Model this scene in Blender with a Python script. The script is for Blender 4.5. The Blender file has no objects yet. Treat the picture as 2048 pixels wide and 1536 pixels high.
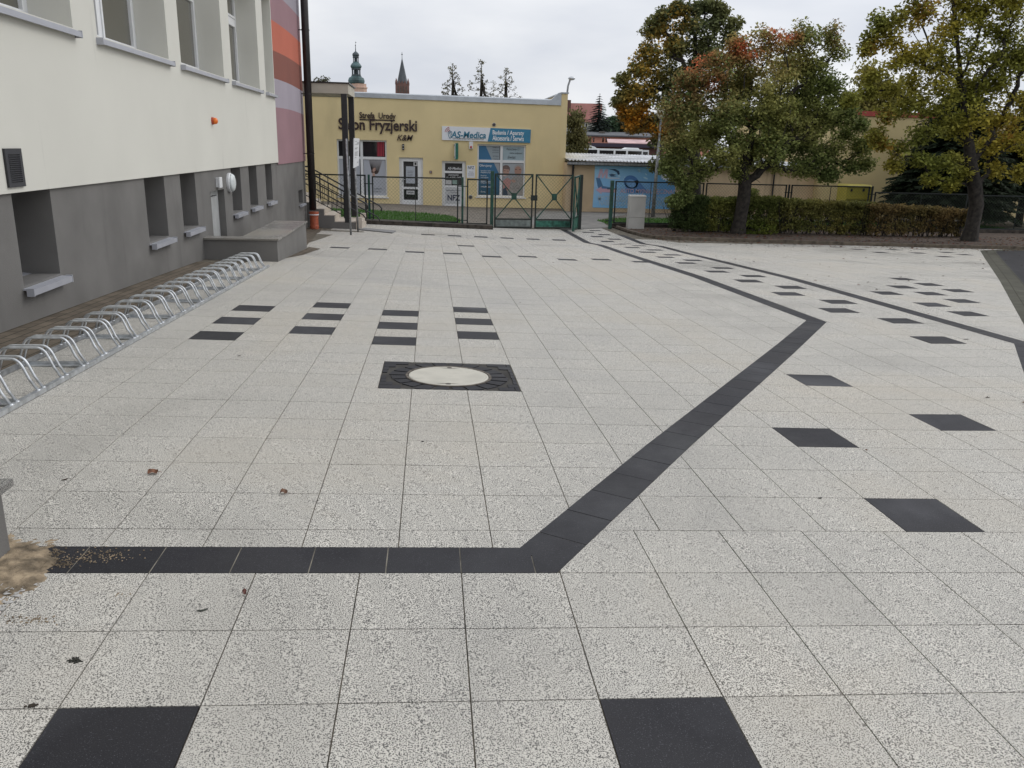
import bpy, math, random
import numpy as np
from mathutils import Vector, Matrix
# ------------------------------------------------------------------ camera, sky, sun
R=math.radians
F=1637.3;TH=.2818;YAW=.1022;ROLL=.02538
sc=bpy.context.scene
cyw,syw=math.cos(YAW),math.sin(YAW)
FW=np.array([syw*math.cos(TH),cyw*math.cos(TH),-math.sin(TH)]);RT=np.array([cyw,-syw,0.]);DN=np.cross(FW,RT)
R2=math.cos(ROLL)*RT-math.sin(ROLL)*DN; D2=math.sin(ROLL)*RT+math.cos(ROLL)*DN
cam=bpy.data.cameras.new('camera'); co=bpy.data.objects.new('camera',cam); sc.collection.objects.link(co)
cam.sensor_width=36; cam.lens=F/2048*36; cam.clip_start=.05; cam.clip_end=2000
m=Matrix(((R2[0],-D2[0],-FW[0],0),(R2[1],-D2[1],-FW[1],0),(R2[2],-D2[2],-FW[2],0),(0,0,0,1)))
co.matrix_world=m; sc.camera=co
w=bpy.data.worlds.new('World'); sc.world=w; w.use_nodes=True
nt=w.node_tree; N=nt.nodes; L=nt.links
for n in list(N): N.remove(n)
out=N.new('ShaderNodeOutputWorld'); bg=N.new('ShaderNodeBackground'); bg.inputs[1].default_value=.1
sky=N.new('ShaderNodeTexSky'); sky.sky_type='NISHITA'; sky.sun_disc=False; sky.sun_elevation=R(38); sky.sun_rotation=R(72)
tc=N.new('ShaderNodeTexCoord'); mp=N.new('ShaderNodeMapping'); mp.inputs['Scale'].default_value=(1.6,1.6,5)
nz=N.new('ShaderNodeTexNoise'); nz.inputs['Scale'].default_value=1.7; nz.inputs['Detail'].default_value=5; nz.inputs['Roughness'].default_value=.5
L.new(tc.outputs['Generated'],mp.inputs[0]); L.new(mp.outputs[0],nz.inputs[0])
cr=N.new('ShaderNodeValToRGB'); cr.color_ramp.elements[0].position=.34; cr.color_ramp.elements[0].color=(.66,.69,.76,1)
cr.color_ramp.elements[1].position=.60; cr.color_ramp.elements[1].color=(.88,.893,.92,1)
L.new(nz.outputs[0],cr.inputs[0])
sx=N.new('ShaderNodeSeparateXYZ'); L.new(tc.outputs['Generated'],sx.inputs[0])
gr=N.new('ShaderNodeMapRange'); gr.inputs[1].default_value=.12; gr.inputs[2].default_value=1; gr.inputs[3].default_value=10.6; gr.inputs[4].default_value=15.8
L.new(sx.outputs[2],gr.inputs[0])
gx=N.new('ShaderNodeMath'); gx.operation='MULTIPLY_ADD'; L.new(sx.outputs[0],gx.inputs[0]); gx.inputs[1].default_value=.12; gx.inputs[2].default_value=.97
gm=N.new('ShaderNodeMath'); gm.operation='MULTIPLY'; L.new(gr.outputs[0],gm.inputs[0]); L.new(gx.outputs[0],gm.inputs[1])
vm=N.new('ShaderNodeVectorMath'); vm.operation='SCALE'; L.new(cr.outputs[0],vm.inputs[0]); L.new(gm.outputs[0],vm.inputs['Scale'])
mx=N.new('ShaderNodeMix'); mx.data_type='RGBA'; mx.inputs[0].default_value=.94
L.new(sky.outputs[0],mx.inputs[6]); L.new(vm.outputs[0],mx.inputs[7]); L.new(mx.outputs[2],bg.inputs[0]); L.new(bg.outputs[0],out.inputs[0])
sun=bpy.data.lights.new('sun','SUN'); sun.energy=.85; sun.angle=R(28); sun.color=(1,.96,.9)
so=bpy.data.objects.new('sun',sun); sc.collection.objects.link(so); so.rotation_euler=(R(52),0,R(-160+180-0))
sd=Vector((math.sin(R(72))*math.cos(R(38)),math.cos(R(72))*math.cos(R(38)),math.sin(R(38))))
so.rotation_euler=sd.to_track_quat('Z','Y').to_euler()
vs=sc.view_settings; vs.view_transform='Standard'; vs.look='None'; vs.exposure=0; vs.gamma=1; vs.use_curve_mapping=False
random.seed(4); rng=np.random.default_rng(11)
# ------------------------------------------------------------------ terrain and measuring helpers
KN=np.array([-50,1.4,3,4.5,6,8.5,11,14,17,20,22.6,24.4,28.5,31,60,400])
KZ=np.array([-1.5,-1.627,-1.6415,-1.666,-1.72,-1.81,-1.90,-2.01,-2.17,-2.33,-2.45,-2.60,-2.66,-2.70,-2.7,-2.7])
def gz(X,Y):
    return np.interp(Y,KN,KZ)+np.interp(X,[-6,3.5,5.2,9.0,30],[.174,-.095,-.11,-.12,-.12])*np.clip((60-np.asarray(Y,float))/30,0,1)
def gf(X,Y): return float(gz(X,Y))
def ray(x,y): return FW+R2*(x-1024)/F+D2*(y-768)/F
def G(x,y):
    d=ray(x,y); ts=np.linspace(.5,90,6000); P=d[None]*ts[:,None]
    h=P[:,2]-gz(P[:,0],P[:,1]); i=int(np.argmax(h<0)); t=ts[i-1]+(ts[i]-ts[i-1])*h[i-1]/(h[i-1]-h[i]); p=d*t
    return (float(p[0]),float(p[1]),float(p[2]))
def PX(x,y,X): d=ray(x,y); p=d*(X/d[0]); return (float(p[0]),float(p[1]),float(p[2]))
def PY(x,y,Y): d=ray(x,y); p=d*(Y/d[1]); return (float(p[0]),float(p[1]),float(p[2]))
# ------------------------------------------------------------------ materials
def new_mat(name):
    m=bpy.data.materials.new(name); m.use_nodes=True; return m,m.node_tree.nodes,m.node_tree.links,m.node_tree.nodes['Principled BSDF']
def obj_co(n,l,scale=(1,1,1)):
    g=n.new('ShaderNodeNewGeometry'); mp=n.new('ShaderNodeMapping'); mp.inputs['Scale'].default_value=scale; l.new(g.outputs['Position'],mp.inputs[0]); return mp.outputs[0]
def plain(name,col,rough=.6,metal=0,var=.06,scale=6,bump=0,bscale=150,stain=None):
    m,n,l,b=new_mat(name); b.inputs['Roughness'].default_value=rough; b.inputs['Metallic'].default_value=metal
    c=obj_co(n,l); t=n.new('ShaderNodeTexNoise'); t.inputs['Scale'].default_value=scale; t.inputs['Detail'].default_value=5; l.new(c,t.inputs[0])
    r=n.new('ShaderNodeValToRGB'); k0=[max(0,x*(1-var*2)) for x in col]; k1=[min(1,x*(1+var*2)) for x in col]
    r.color_ramp.elements[0].position=.3; r.color_ramp.elements[1].position=.7
    r.color_ramp.elements[0].color=(*k0,1); r.color_ramp.elements[1].color=(*k1,1); l.new(t.outputs[0],r.inputs[0]); last=r.outputs[0]
    if stain:
        sc2,th,sw=stain; c2=obj_co(n,l,sw); t2=n.new('ShaderNodeTexNoise'); t2.inputs['Scale'].default_value=sc2; t2.inputs['Detail'].default_value=6; l.new(c2,t2.inputs[0])
        mr=n.new('ShaderNodeMapRange'); mr.inputs[1].default_value=th; mr.inputs[2].default_value=th+.18; mr.inputs[3].default_value=0; mr.inputs[4].default_value=.55; l.new(t2.outputs[0],mr.inputs[0])
        mxx=n.new('ShaderNodeMix'); mxx.data_type='RGBA'; l.new(mr.outputs[0],mxx.inputs[0]); l.new(last,mxx.inputs[6]); mxx.inputs[7].default_value=(*[x*.55 for x in col],1); last=mxx.outputs[2]
    l.new(last,b.inputs['Base Color'])
    if bump:
        t3=n.new('ShaderNodeTexNoise'); t3.inputs['Scale'].default_value=bscale; t3.inputs['Detail'].default_value=3; l.new(c,t3.inputs[0])
        bp=n.new('ShaderNodeBump'); bp.inputs['Strength'].default_value=bump; bp.inputs['Distance'].default_value=.004; l.new(t3.outputs[0],bp.inputs['Height']); l.new(bp.outputs[0],b.inputs['Normal'])
    return m
def slab_mat(name,base,speck,amount,scale=95,rough=.75,warm=(.40,.37,.31),dust=.35,dustc=(.46,.40,.31)):
    """washed terrazzo slab: pale binder, dark chips, per-slab tone from the 'tone' attribute"""
    m,n,l,b=new_mat(name); b.inputs['Roughness'].default_value=rough; b.inputs['Specular IOR Level'].default_value=.3
    c=obj_co(n,l); at=n.new('ShaderNodeAttribute'); at.attribute_name='tone'
    big=n.new('ShaderNodeTexNoise'); big.inputs['Scale'].default_value=1.1; big.inputs['Detail'].default_value=7; big.inputs['Roughness'].default_value=.6; l.new(c,big.inputs[0])
    t=n.new('ShaderNodeTexNoise'); t.inputs['Scale'].default_value=scale; t.inputs['Detail'].default_value=2.5; t.inputs['Roughness'].default_value=.6; l.new(c,t.inputs[0])
    v=n.new('ShaderNodeTexVoronoi'); v.inputs['Scale'].default_value=scale*1.15; l.new(c,v.inputs[0])
    thr=n.new('ShaderNodeMath'); thr.operation='MULTIPLY_ADD'; l.new(big.outputs[0],thr.inputs[0]); thr.inputs[1].default_value=.06; thr.inputs[2].default_value=amount-.03
    th2=n.new('ShaderNodeMath'); th2.operation='ADD'; sb=n.new('ShaderNodeMath'); sb.operation='MULTIPLY'; l.new(at.outputs['Fac'],sb.inputs[0]); sb.inputs[1].default_value=.03
    l.new(thr.outputs[0],th2.inputs[0]); l.new(sb.outputs[0],th2.inputs[1])
    d=n.new('ShaderNodeMath'); d.operation='SUBTRACT'; l.new(th2.outputs[0],d.inputs[0]); l.new(t.outputs[0],d.inputs[1])
    mr=n.new('ShaderNodeMapRange'); mr.inputs[1].default_value=-.01; mr.inputs[2].default_value=.035; l.new(d.outputs[0],mr.inputs[0])
    tone=n.new('ShaderNodeMapRange'); tone.inputs[1].default_value=0; tone.inputs[2].default_value=1; tone.inputs[3].default_value=.86; tone.inputs[4].default_value=1.08; l.new(at.outputs['Fac'],tone.inputs[0])
    r=n.new('ShaderNodeValToRGB'); r.color_ramp.elements[0].position=.28; r.color_ramp.elements[1].position=.66
    r.color_ramp.elements[0].color=(*[base[i]*.8+warm[i]*.2*.8 for i in range(3)],1); r.color_ramp.elements[1].color=(*base,1); l.new(big.outputs[0],r.inputs[0])
    sv=n.new('ShaderNodeVectorMath'); sv.operation='SCALE'; l.new(r.outputs[0],sv.inputs[0]); l.new(tone.outputs[0],sv.inputs['Scale'])
    cm=n.new('ShaderNodeMix'); cm.data_type='RGBA'; l.new(mr.outputs[0],cm.inputs[0]); l.new(sv.outputs[0],cm.inputs[6])
    cv=n.new('ShaderNodeMix'); cv.data_type='RGBA'; l.new(v.outputs['Color'],cv.inputs[0]); cv.inputs[6].default_value=(*speck,1); cv.inputs[7].default_value=(*[x*2.2 for x in speck],1); l.new(cv.outputs[2],cm.inputs[7])
    wn=n.new('ShaderNodeTexNoise'); wn.inputs['Scale'].default_value=.45; wn.inputs['Detail'].default_value=9; wn.inputs['Roughness'].default_value=.62; wn.inputs['Distortion'].default_value=.4; l.new(c,wn.inputs[0])
    wr_=n.new('ShaderNodeMapRange'); wr_.inputs[1].default_value=.50; wr_.inputs[2].default_value=.72; wr_.inputs[3].default_value=0; wr_.inputs[4].default_value=dust; l.new(wn.outputs[0],wr_.inputs[0])
    wm=n.new('ShaderNodeMix'); wm.data_type='RGBA'; l.new(wr_.outputs[0],wm.inputs[0]); l.new(cm.outputs[2],wm.inputs[6]); wm.inputs[7].default_value=(*dustc,1)
    w2=n.new('ShaderNodeMapRange'); w2.inputs[1].default_value=.30; w2.inputs[2].default_value=.48; w2.inputs[3].default_value=.80; w2.inputs[4].default_value=1; l.new(wn.outputs[0],w2.inputs[0])
    ws=n.new('ShaderNodeVectorMath'); ws.operation='SCALE'; l.new(wm.outputs[2],ws.inputs[0]); l.new(w2.outputs[0],ws.inputs['Scale'])
    l.new(ws.outputs[0],b.inputs['Base Color'])
    rr_=n.new('ShaderNodeMapRange'); rr_.inputs[1].default_value=.32; rr_.inputs[2].default_value=.55; rr_.inputs[3].default_value=rough*.45; rr_.inputs[4].default_value=rough; l.new(wn.outputs[0],rr_.inputs[0]); l.new(rr_.outputs[0],b.inputs['Roughness'])
    bp=n.new('ShaderNodeBump'); bp.inputs['Strength'].default_value=.35; bp.inputs['Distance'].default_value=.002; l.new(t.outputs[0],bp.inputs['Height']); l.new(bp.outputs[0],b.inputs['Normal'])
    return m
def brick_mat(name,c1,c2,mortar,scale=1,rot=0,bw=.2,bh=.1,rough=.85,msz=.006):
    m,n,l,b=new_mat(name); b.inputs['Roughness'].default_value=rough; b.inputs['Specular IOR Level'].default_value=.15
    g=n.new('ShaderNodeNewGeometry'); mp=n.new('ShaderNodeMapping'); mp.inputs['Rotation'].default_value=rot if isinstance(rot,tuple) else (0,0,rot); l.new(g.outputs['Position'],mp.inputs[0])
    t=n.new('ShaderNodeTexBrick'); t.inputs['Scale'].default_value=scale; t.inputs['Brick Width'].default_value=bw; t.inputs['Row Height'].default_value=bh; t.inputs['Mortar Size'].default_value=msz
    t.inputs['Color1'].default_value=(*c1,1); t.inputs['Color2'].default_value=(*c2,1); t.inputs['Mortar'].default_value=(*mortar,1); l.new(mp.outputs[0],t.inputs[0])
    z=n.new('ShaderNodeTexNoise'); z.inputs['Scale'].default_value=3; z.inputs['Detail'].default_value=8; l.new(g.outputs['Position'],z.inputs[0])
    r=n.new('ShaderNodeMapRange'); r.inputs[1].default_value=.25; r.inputs[2].default_value=.75; r.inputs[3].default_value=.7; r.inputs[4].default_value=1.25; l.new(z.outputs[0],r.inputs[0])
    s=n.new('ShaderNodeVectorMath'); s.operation='SCALE'; l.new(t.outputs[0],s.inputs[0]); l.new(r.outputs[0],s.inputs['Scale']); l.new(s.outputs[0],b.inputs['Base Color'])
    return m
def leaf_mat(name):
    m,n,l,b=new_mat(name); at=n.new('ShaderNodeAttribute'); at.attribute_name='leafcol'; b.inputs['Roughness'].default_value=.7; b.inputs['Specular IOR Level'].default_value=.2
    l.new(at.outputs['Color'],b.inputs['Base Color'])
    tr=n.new('ShaderNodeBsdfTranslucent'); l.new(at.outputs['Color'],tr.inputs[0]); ms=n.new('ShaderNodeMixShader'); ms.inputs[0].default_value=.38
    l.new(b.outputs[0],ms.inputs[1]); l.new(tr.outputs[0],ms.inputs[2]); l.new(ms.outputs[0],n['Material Output'].inputs[0]); return m
def attr_mat(name,rough=.7):
    m,n,l,b=new_mat(name); at=n.new('ShaderNodeAttribute'); at.attribute_name='leafcol'; b.inputs['Roughness'].default_value=rough; l.new(at.outputs['Color'],b.inputs['Base Color']); return m
def glass_mat(name,col,rough=.08):
    m,n,l,b=new_mat(name); b.inputs['Base Color'].default_value=(*col,1); b.inputs['Roughness'].default_value=rough; b.inputs['Specular IOR Level'].default_value=.6
    c=obj_co(n,l); t=n.new('ShaderNodeTexNoise'); t.inputs['Scale'].default_value=2.0; l.new(c,t.inputs[0]); bp=n.new('ShaderNodeBump'); bp.inputs['Strength'].default_value=.05; bp.inputs['Distance'].default_value=.01; l.new(t.outputs[0],bp.inputs['Height']); l.new(bp.outputs[0],b.inputs['Normal']); return m
M={}
M['slab']=slab_mat('washed_light_slab',(.652,.628,.573),(.058,.056,.053),.470,scale=235,dust=.34,dustc=(.45,.39,.30))
M['dark_slab']=slab_mat('washed_dark_slab',(.013,.013,.0175),(.042,.042,.048),.36,scale=230,warm=(.06,.055,.05),dust=.85,dustc=(.085,.087,.096))
M['joint']=plain('joint_sand',(.12,.105,.08),.95,var=.35,scale=9)
M['cream']=plain('cream_render',(.62,.612,.555),.9,var=.02,scale=.6,bump=.5,bscale=170,stain=(1.3,.66,(2.5,2.5,.35)))
M['jamb']=M['cream']
M['grey_render']=plain('dark_grey_render',(.155,.15,.143),.9,var=.07,scale=1.6,bump=.7,bscale=160,stain=(1.1,.6,(2.5,2.5,.4)))
M['granite']=slab_mat('granite_slab',(.33,.32,.30),(.05,.05,.05),.5,scale=200,rough=.28)
M['sill_metal']=plain('powder_coated_sill',(.40,.41,.45),.4,.2,var=.03)
M['white_pvc']=plain('white_pvc',(.72,.73,.74),.35,var=.02)
M['pane_room']=glass_mat('dim_window_glass',(.10,.095,.075),.12)
M['pane_dark']=glass_mat('dark_window_glass',(.018,.018,.02),.06)
M['galv']=plain('galvanised_steel',(.52,.54,.56),.38,.75,var=.14,scale=18)
M['galv_dark']=plain('weathered_galvanised_steel',(.30,.31,.32),.5,.6,var=.2,scale=14)
M['black_metal']=plain('black_painted_steel',(.018,.018,.02),.45,.1,var=.1)
M['brown_metal']=plain('dark_brown_downpipe',(.022,.018,.018),.35,.2,var=.1)
M['green_metal']=plain('green_painted_steel',(.008,.055,.038),.45,.1,var=.25,scale=9,stain=(5,.55,(1,1,1)))
M['fence_metal']=plain('very_dark_green_steel',(.008,.014,.012),.5,.1,var=.15)
M['wire']=plain('green_coated_wire',(.07,.09,.07),.6,.1)
M['peeling']=plain('peeling_grey_green_sheet',(.17,.20,.19),.7,var=.2,scale=7,stain=(6,.5,(1,1,.3)))
M['green_sheet']=plain('faded_green_sheet',(.03,.13,.095),.65,var=.3,scale=8)
M['yellow']=plain('yellow_render',(.72,.59,.33),.92,var=.03,scale=.8,bump=.5,bscale=120,stain=(.5,.62,(1,1,.25)))
M['pale_yellow']=plain('pale_yellow_render',(.60,.49,.26),.92,var=.04,scale=.8,bump=.4,bscale=100,stain=(.6,.6,(1,1,.3)))
M['plinth']=plain('dark_plinth',(.10,.09,.08),.9,var=.15)
M['flash']=plain('zinc_flashing',(.42,.45,.48),.4,.5,var=.06,scale=3)
M['roof_felt']=plain('grey_roof_felt',(.10,.105,.115),.85,var=.1,scale=1)
M['letter']=plain('dark_brown_letters',(.035,.018,.018),.4,var=.05)
M['white']=plain('white_board',(.74,.76,.80),.4,var=.015)
M['teal']=plain('teal_board',(.03,.20,.34),.4,var=.03)
M['teal_text']=plain('teal_letters',(.02,.17,.27),.4,var=.02)
M['red']=plain('red_print',(.45,.05,.04),.4,var=.02)
M['grey_text']=plain('grey_print',(.10,.11,.12),.5,var=.02)
M['white_text']=plain('white_print',(.80,.82,.84),.5,var=.01)
M['brown_paver']=brick_mat('brown_grey_pavers',(.155,.128,.098),(.11,.092,.072),(.045,.04,.03),rot=R(90),bw=.2,bh=.1)
M['walk_paver']=brick_mat('grey_brown_sidewalk',(.20,.175,.15),(.16,.145,.125),(.09,.08,.07),rot=0,bw=.2,bh=.1)
M['road']=brick_mat('dark_concrete_setts',(.045,.044,.048),(.034,.034,.038),(.022,.022,.022),rot=R(33),bw=.2,bh=.1)
M['olive_paver']=brick_mat('olive_grey_pavers',(.085,.083,.066),(.068,.066,.052),(.03,.03,.02),rot=R(-57),bw=.4,bh=.2)
M['asphalt']=plain('asphalt',(.17,.165,.155),.9,var=.1,scale=3,bump=.4)
M['concrete']=plain('weathered_concrete',(.20,.185,.16),.9,var=.15,scale=5,bump=.4,stain=(4,.52,(1,1,1)))
M['dark_concrete']=plain('mossy_dark_concrete',(.05,.042,.035),.95,var=.3,scale=6,bump=.4)
M['soil']=plain('leaf_strewn_soil',(.06,.040,.028),.98,var=.35,scale=14,bump=.9,bscale=40)
M['grass_base']=plain('turf',(.045,.085,.02),.95,var=.3,scale=12)
M['tile']=plain('beige_stair_tile',(.52,.46,.39),.55,var=.06,scale=8)
M['orange_pipe']=plain('orange_brown_pvc_pipe',(.36,.085,.04),.4,var=.12,scale=18)
M['manhole']=plain('concrete_manhole_lid',(.50,.48,.42),.85,var=.06,scale=5,bump=.3,stain=(5,.6,(1,1,1)))
M['paint_tan']=plain('tan_sheet_wall',(.56,.43,.28),.8,var=.05,scale=1.5,stain=(1.6,.58,(2.5,1,.2)))
M['cabinet']=plain('light_grey_cabinet',(.46,.455,.43),.55,var=.04,scale=3)
M['bark']=plain('grey_brown_bark',(.026,.022,.018),.95,var=.35,scale=9,bump=1,bscale=35)
M['leaf']=leaf_mat('leaf')
M['printed']=attr_mat('printed_film')
M['stripe']={}
for k,c in dict(lilac=(.30,.275,.315),mauve=(.285,.165,.185),orange=(.47,.125,.075),rust=(.21,.07,.05),violet=(.335,.30,.345)).items(): M['stripe'][k]=plain('render_'+k,c,.9,var=.03,scale=1,bump=.35,bscale=260)
# ------------------------------------------------------------------ mesh builder
class MB:
    def __init__(s): s.v=[];s.f=[];s.mi=[];s.c=None
    def add(s,v,f,mi=0):
        o=len(s.v); s.v+= [tuple(map(float,p)) for p in v]; s.f+=[tuple(o+i for i in q) for q in f]; s.mi+=[mi]*len(f)
    def box(s,x0,x1,y0,y1,z0,z1,mi=0):
        x0,x1=sorted((x0,x1));y0,y1=sorted((y0,y1));z0,z1=sorted((z0,z1))
        s.add([(x,y,z) for z in(z0,z1) for y in(y0,y1) for x in(x0,x1)],[(0,2,3,1),(4,5,7,6),(0,1,5,4),(2,6,7,3),(0,4,6,2),(1,3,7,5)],mi)
    def hexa(s,b,t,mi=0):
        """bottom quad b and top quad t, both counter-clockwise from above"""
        s.add(list(b)+list(t),[(3,2,1,0),(4,5,6,7),(0,1,5,4),(1,2,6,5),(2,3,7,6),(3,0,4,7)],mi)
    def bar(s,p,q,w,h=None,mi=0):
        h=h or w; p=Vector(p);q=Vector(q); d=(q-p).normalized(); u=Vector((0,0,1)) if abs(d.z)<.95 else Vector((0,1,0))
        a=d.cross(u).normalized()*w/2; b=a.cross(d).normalized()*h/2
        s.add([p-a-b,p+a-b,p+a+b,p-a+b,q-a-b,q+a-b,q+a+b,q-a+b],[(0,1,2,3),(7,6,5,4),(0,4,5,1),(1,5,6,2),(2,6,7,3),(3,7,4,0)],mi)
    def tube(s,pts,r,n=8,mi=0,cap=True):
        pts=[Vector(p) for p in pts]; rs=r if isinstance(r,(list,tuple)) else [r]*len(pts); rings=[]
        ref=None
        for i,p in enumerate(pts):
            d=(pts[min(i+1,len(pts)-1)]-pts[max(i-1,0)]).normalized()
            if ref is None: ref=d.orthogonal().normalized()
            a=(ref-d*ref.dot(d)); a=a.normalized() if a.length>1e-5 else d.orthogonal().normalized(); ref=a; b=d.cross(a)
            rings.append([p+(a*math.cos(t)+b*math.sin(t))*rs[i] for t in [2*math.pi*k/n for k in range(n)]])
        v=[q for rg in rings for q in rg]; f=[]
        for i in range(len(pts)-1):
            for k in range(n): f.append((i*n+k,i*n+(k+1)%n,(i+1)*n+(k+1)%n,(i+1)*n+k))
        if cap: f.append(tuple(range(n-1,-1,-1))); f.append(tuple((len(pts)-1)*n+k for k in range(n)))
        s.add(v,f,mi)
    def lathe(s,c,prof,n=20,mi=0,axis='z'):
        """prof: list of (radius, height)"""
        v=[]
        for r_,h in prof:
            for k in range(n):
                t=2*math.pi*k/n; a,b=r_*math.cos(t),r_*math.sin(t)
                v.append((c[0]+a,c[1]+b,c[2]+h) if axis=='z' else ((c[0]+h,c[1]+a,c[2]+b) if axis=='x' else (c[0]+a,c[1]+h,c[2]-b)))
        f=[(i*n+k,i*n+(k+1)%n,(i+1)*n+(k+1)%n,(i+1)*n+k) for i in range(len(prof)-1) for k in range(n)]
        f.append(tuple(range(n-1,-1,-1))); f.append(tuple((len(prof)-1)*n+k for k in range(n))); s.add(v,f,mi)
    def prism_xz(s,pts,y0,y1,mi=0):
        """outline in x,z (counter-clockwise seen from -y) extruded from y0 (near) to y1"""
        n=len(pts); v=[(x,y0,z) for x,z in pts]+[(x,y1,z) for x,z in pts]
        s.add(v,[tuple(range(n)),tuple(range(2*n-1,n-1,-1))]+[(i,i+n,(i+1)%n+n,(i+1)%n) for i in range(n)],mi)
    def prism_xy(s,pts,z0,z1,mi=0):
        n=len(pts); v=[(x,y,z0) for x,y in pts]+[(x,y,z1) for x,y in pts]
        s.add(v,[tuple(range(n-1,-1,-1)),tuple(range(n,2*n))]+[(i,(i+1)%n,(i+1)%n+n,i+n) for i in range(n)],mi)
    def build(s,name,mats,parent=None,smooth=False,bevel=0):
        me=bpy.data.meshes.new(name); o=bpy.data.objects.new(name,me); sc.collection.objects.link(o)
        v=s.v
        if parent is not None:
            L0=WL.get(parent.name,(0,0,0)); v=[(a-L0[0],b-L0[1],c-L0[2]) for a,b,c in v]; o.parent=parent; WL[o.name]=L0
        me.from_pydata(v,[],s.f); mats=mats if isinstance(mats,(list,tuple)) else [mats]
        for m_ in mats: me.materials.append(m_)
        if len(mats)>1: me.polygons.foreach_set('material_index',s.mi)
        if smooth: me.polygons.foreach_set('use_smooth',[True]*len(s.f))
        me.update()
        if bevel:
            b=o.modifiers.new('bevel','BEVEL'); b.width=bevel; b.segments=2; b.limit_method='ANGLE'
        return o
WL={}
def tag(o,label=None,cat=None,group=None,kind=None):
    for k,v_ in (('label',label),('category',cat),('group',group),('kind',kind)):
        if v_: o[k]=v_
    return o
def thing(name,loc,label,cat,group=None):
    o=bpy.data.objects.new(name,None); sc.collection.objects.link(o); o.location=loc; o.empty_display_size=.2; WL[o.name]=tuple(loc)
    return tag(o,label,cat,group)
def copy_tree(o,parent=None):
    c=o.copy(); sc.collection.objects.link(c); c.parent=parent
    for ch in [x for x in sc.objects if x.parent==o]: copy_tree(ch,c)
    return c
def text_mesh(mb,txt,x0,x1,z0,z1,y,depth=.01,mi=0,shear=0,bold=0,frame=None,cap=None):
    """raised writing on a wall facing -y, fitted to the box"""
    cu=bpy.data.curves.new('t','FONT'); cu.body=txt; cu.shear=shear; cu.offset=bold; cu.resolution_u=3; cu.extrude=.001
    ob=bpy.data.objects.new('t',cu); sc.collection.objects.link(ob); dg=bpy.context.evaluated_depsgraph_get(); me=bpy.data.meshes.new_from_object(ob.evaluated_get(dg))
    a=np.array([v_.co[:] for v_ in me.vertices]); fs=[tuple(p.vertices) for p in me.polygons]
    mn,mx_=a.min(0),a.max(0); X=x0+(a[:,0]-mn[0])/(mx_[0]-mn[0])*(x1-x0); Z=z0+(a[:,1]-mn[1])/(mx_[1]-mn[1])*(z1-z0)
    Y=y-(a[:,2]-mn[2])/(mx_[2]-mn[2]+1e-9)*depth
    P=np.stack([X,Y,Z],-1)
    if frame is not None: P=np.array([frame(*p) for p in P])
    mb.add(P.tolist(),fs,mi)
    bpy.data.objects.remove(ob); bpy.data.curves.remove(cu); bpy.data.meshes.remove(me)
def wall_x(mb,X,y0,y1,z0,z1,holes,depth,mi=0,mir=None):
    """wall facing +x at X with rectangular holes (ya,yb,za,zb) and reveals going -x by depth"""
    ys=sorted({y0,y1,*[h[0] for h in holes],*[h[1] for h in holes]}); zs=sorted({z0,z1,*[h[2] for h in holes],*[h[3] for h in holes]})
    mir=mi if mir is None else mir
    for a,b in zip(ys,ys[1:]):
        for c,d in zip(zs,zs[1:]):
            if a<y0-1e-6 or b>y1+1e-6 or c<z0-1e-6 or d>z1+1e-6: continue
            if any(h[0]<=a+1e-6 and b<=h[1]+1e-6 and h[2]<=c+1e-6 and d<=h[3]+1e-6 for h in holes): continue
            mb.add([(X,a,c),(X,b,c),(X,b,d),(X,a,d)],[(0,1,2,3)],mi)
    for a,b,c,d in holes:
        x=X-depth
        mb.add([(X,a,c),(X,a,d),(x,a,d),(x,a,c)],[(0,1,2,3)],mir); mb.add([(X,b,c),(x,b,c),(x,b,d),(X,b,d)],[(0,1,2,3)],mir)
        mb.add([(X,a,d),(X,b,d),(x,b,d),(x,a,d)],[(0,1,2,3)],mir); mb.add([(X,a,c),(x,a,c),(x,b,c),(X,b,c)],[(0,1,2,3)],mir)
def wall_y(mb,Y,x0,x1,z0,z1,holes,depth,mi=0):
    """wall facing -y at Y, reveals going +y"""
    xs=sorted({x0,x1,*[h[0] for h in holes],*[h[1] for h in holes]}); zs=sorted({z0,z1,*[h[2] for h in holes],*[h[3] for h in holes]})
    for a,b in zip(xs,xs[1:]):
        for c,d in zip(zs,zs[1:]):
            if any(h[0]<=a+1e-6 and b<=h[1]+1e-6 and h[2]<=c+1e-6 and d<=h[3]+1e-6 for h in holes): continue
            mb.add([(a,Y,c),(b,Y,c),(b,Y,d),(a,Y,d)],[(0,1,2,3)],mi)
    for a,b,c,d in holes:
        y=Y+depth
        mb.add([(a,Y,c),(a,Y,d),(a,y,d),(a,y,c)],[(3,2,1,0)],mi); mb.add([(b,Y,c),(b,Y,d),(b,y,d),(b,y,c)],[(0,1,2,3)],mi)
        mb.add([(a,Y,d),(b,Y,d),(b,y,d),(a,y,d)],[(3,2,1,0)],mi); mb.add([(a,Y,c),(b,Y,c),(b,y,c),(a,y,c)],[(0,1,2,3)],mi)
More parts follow.
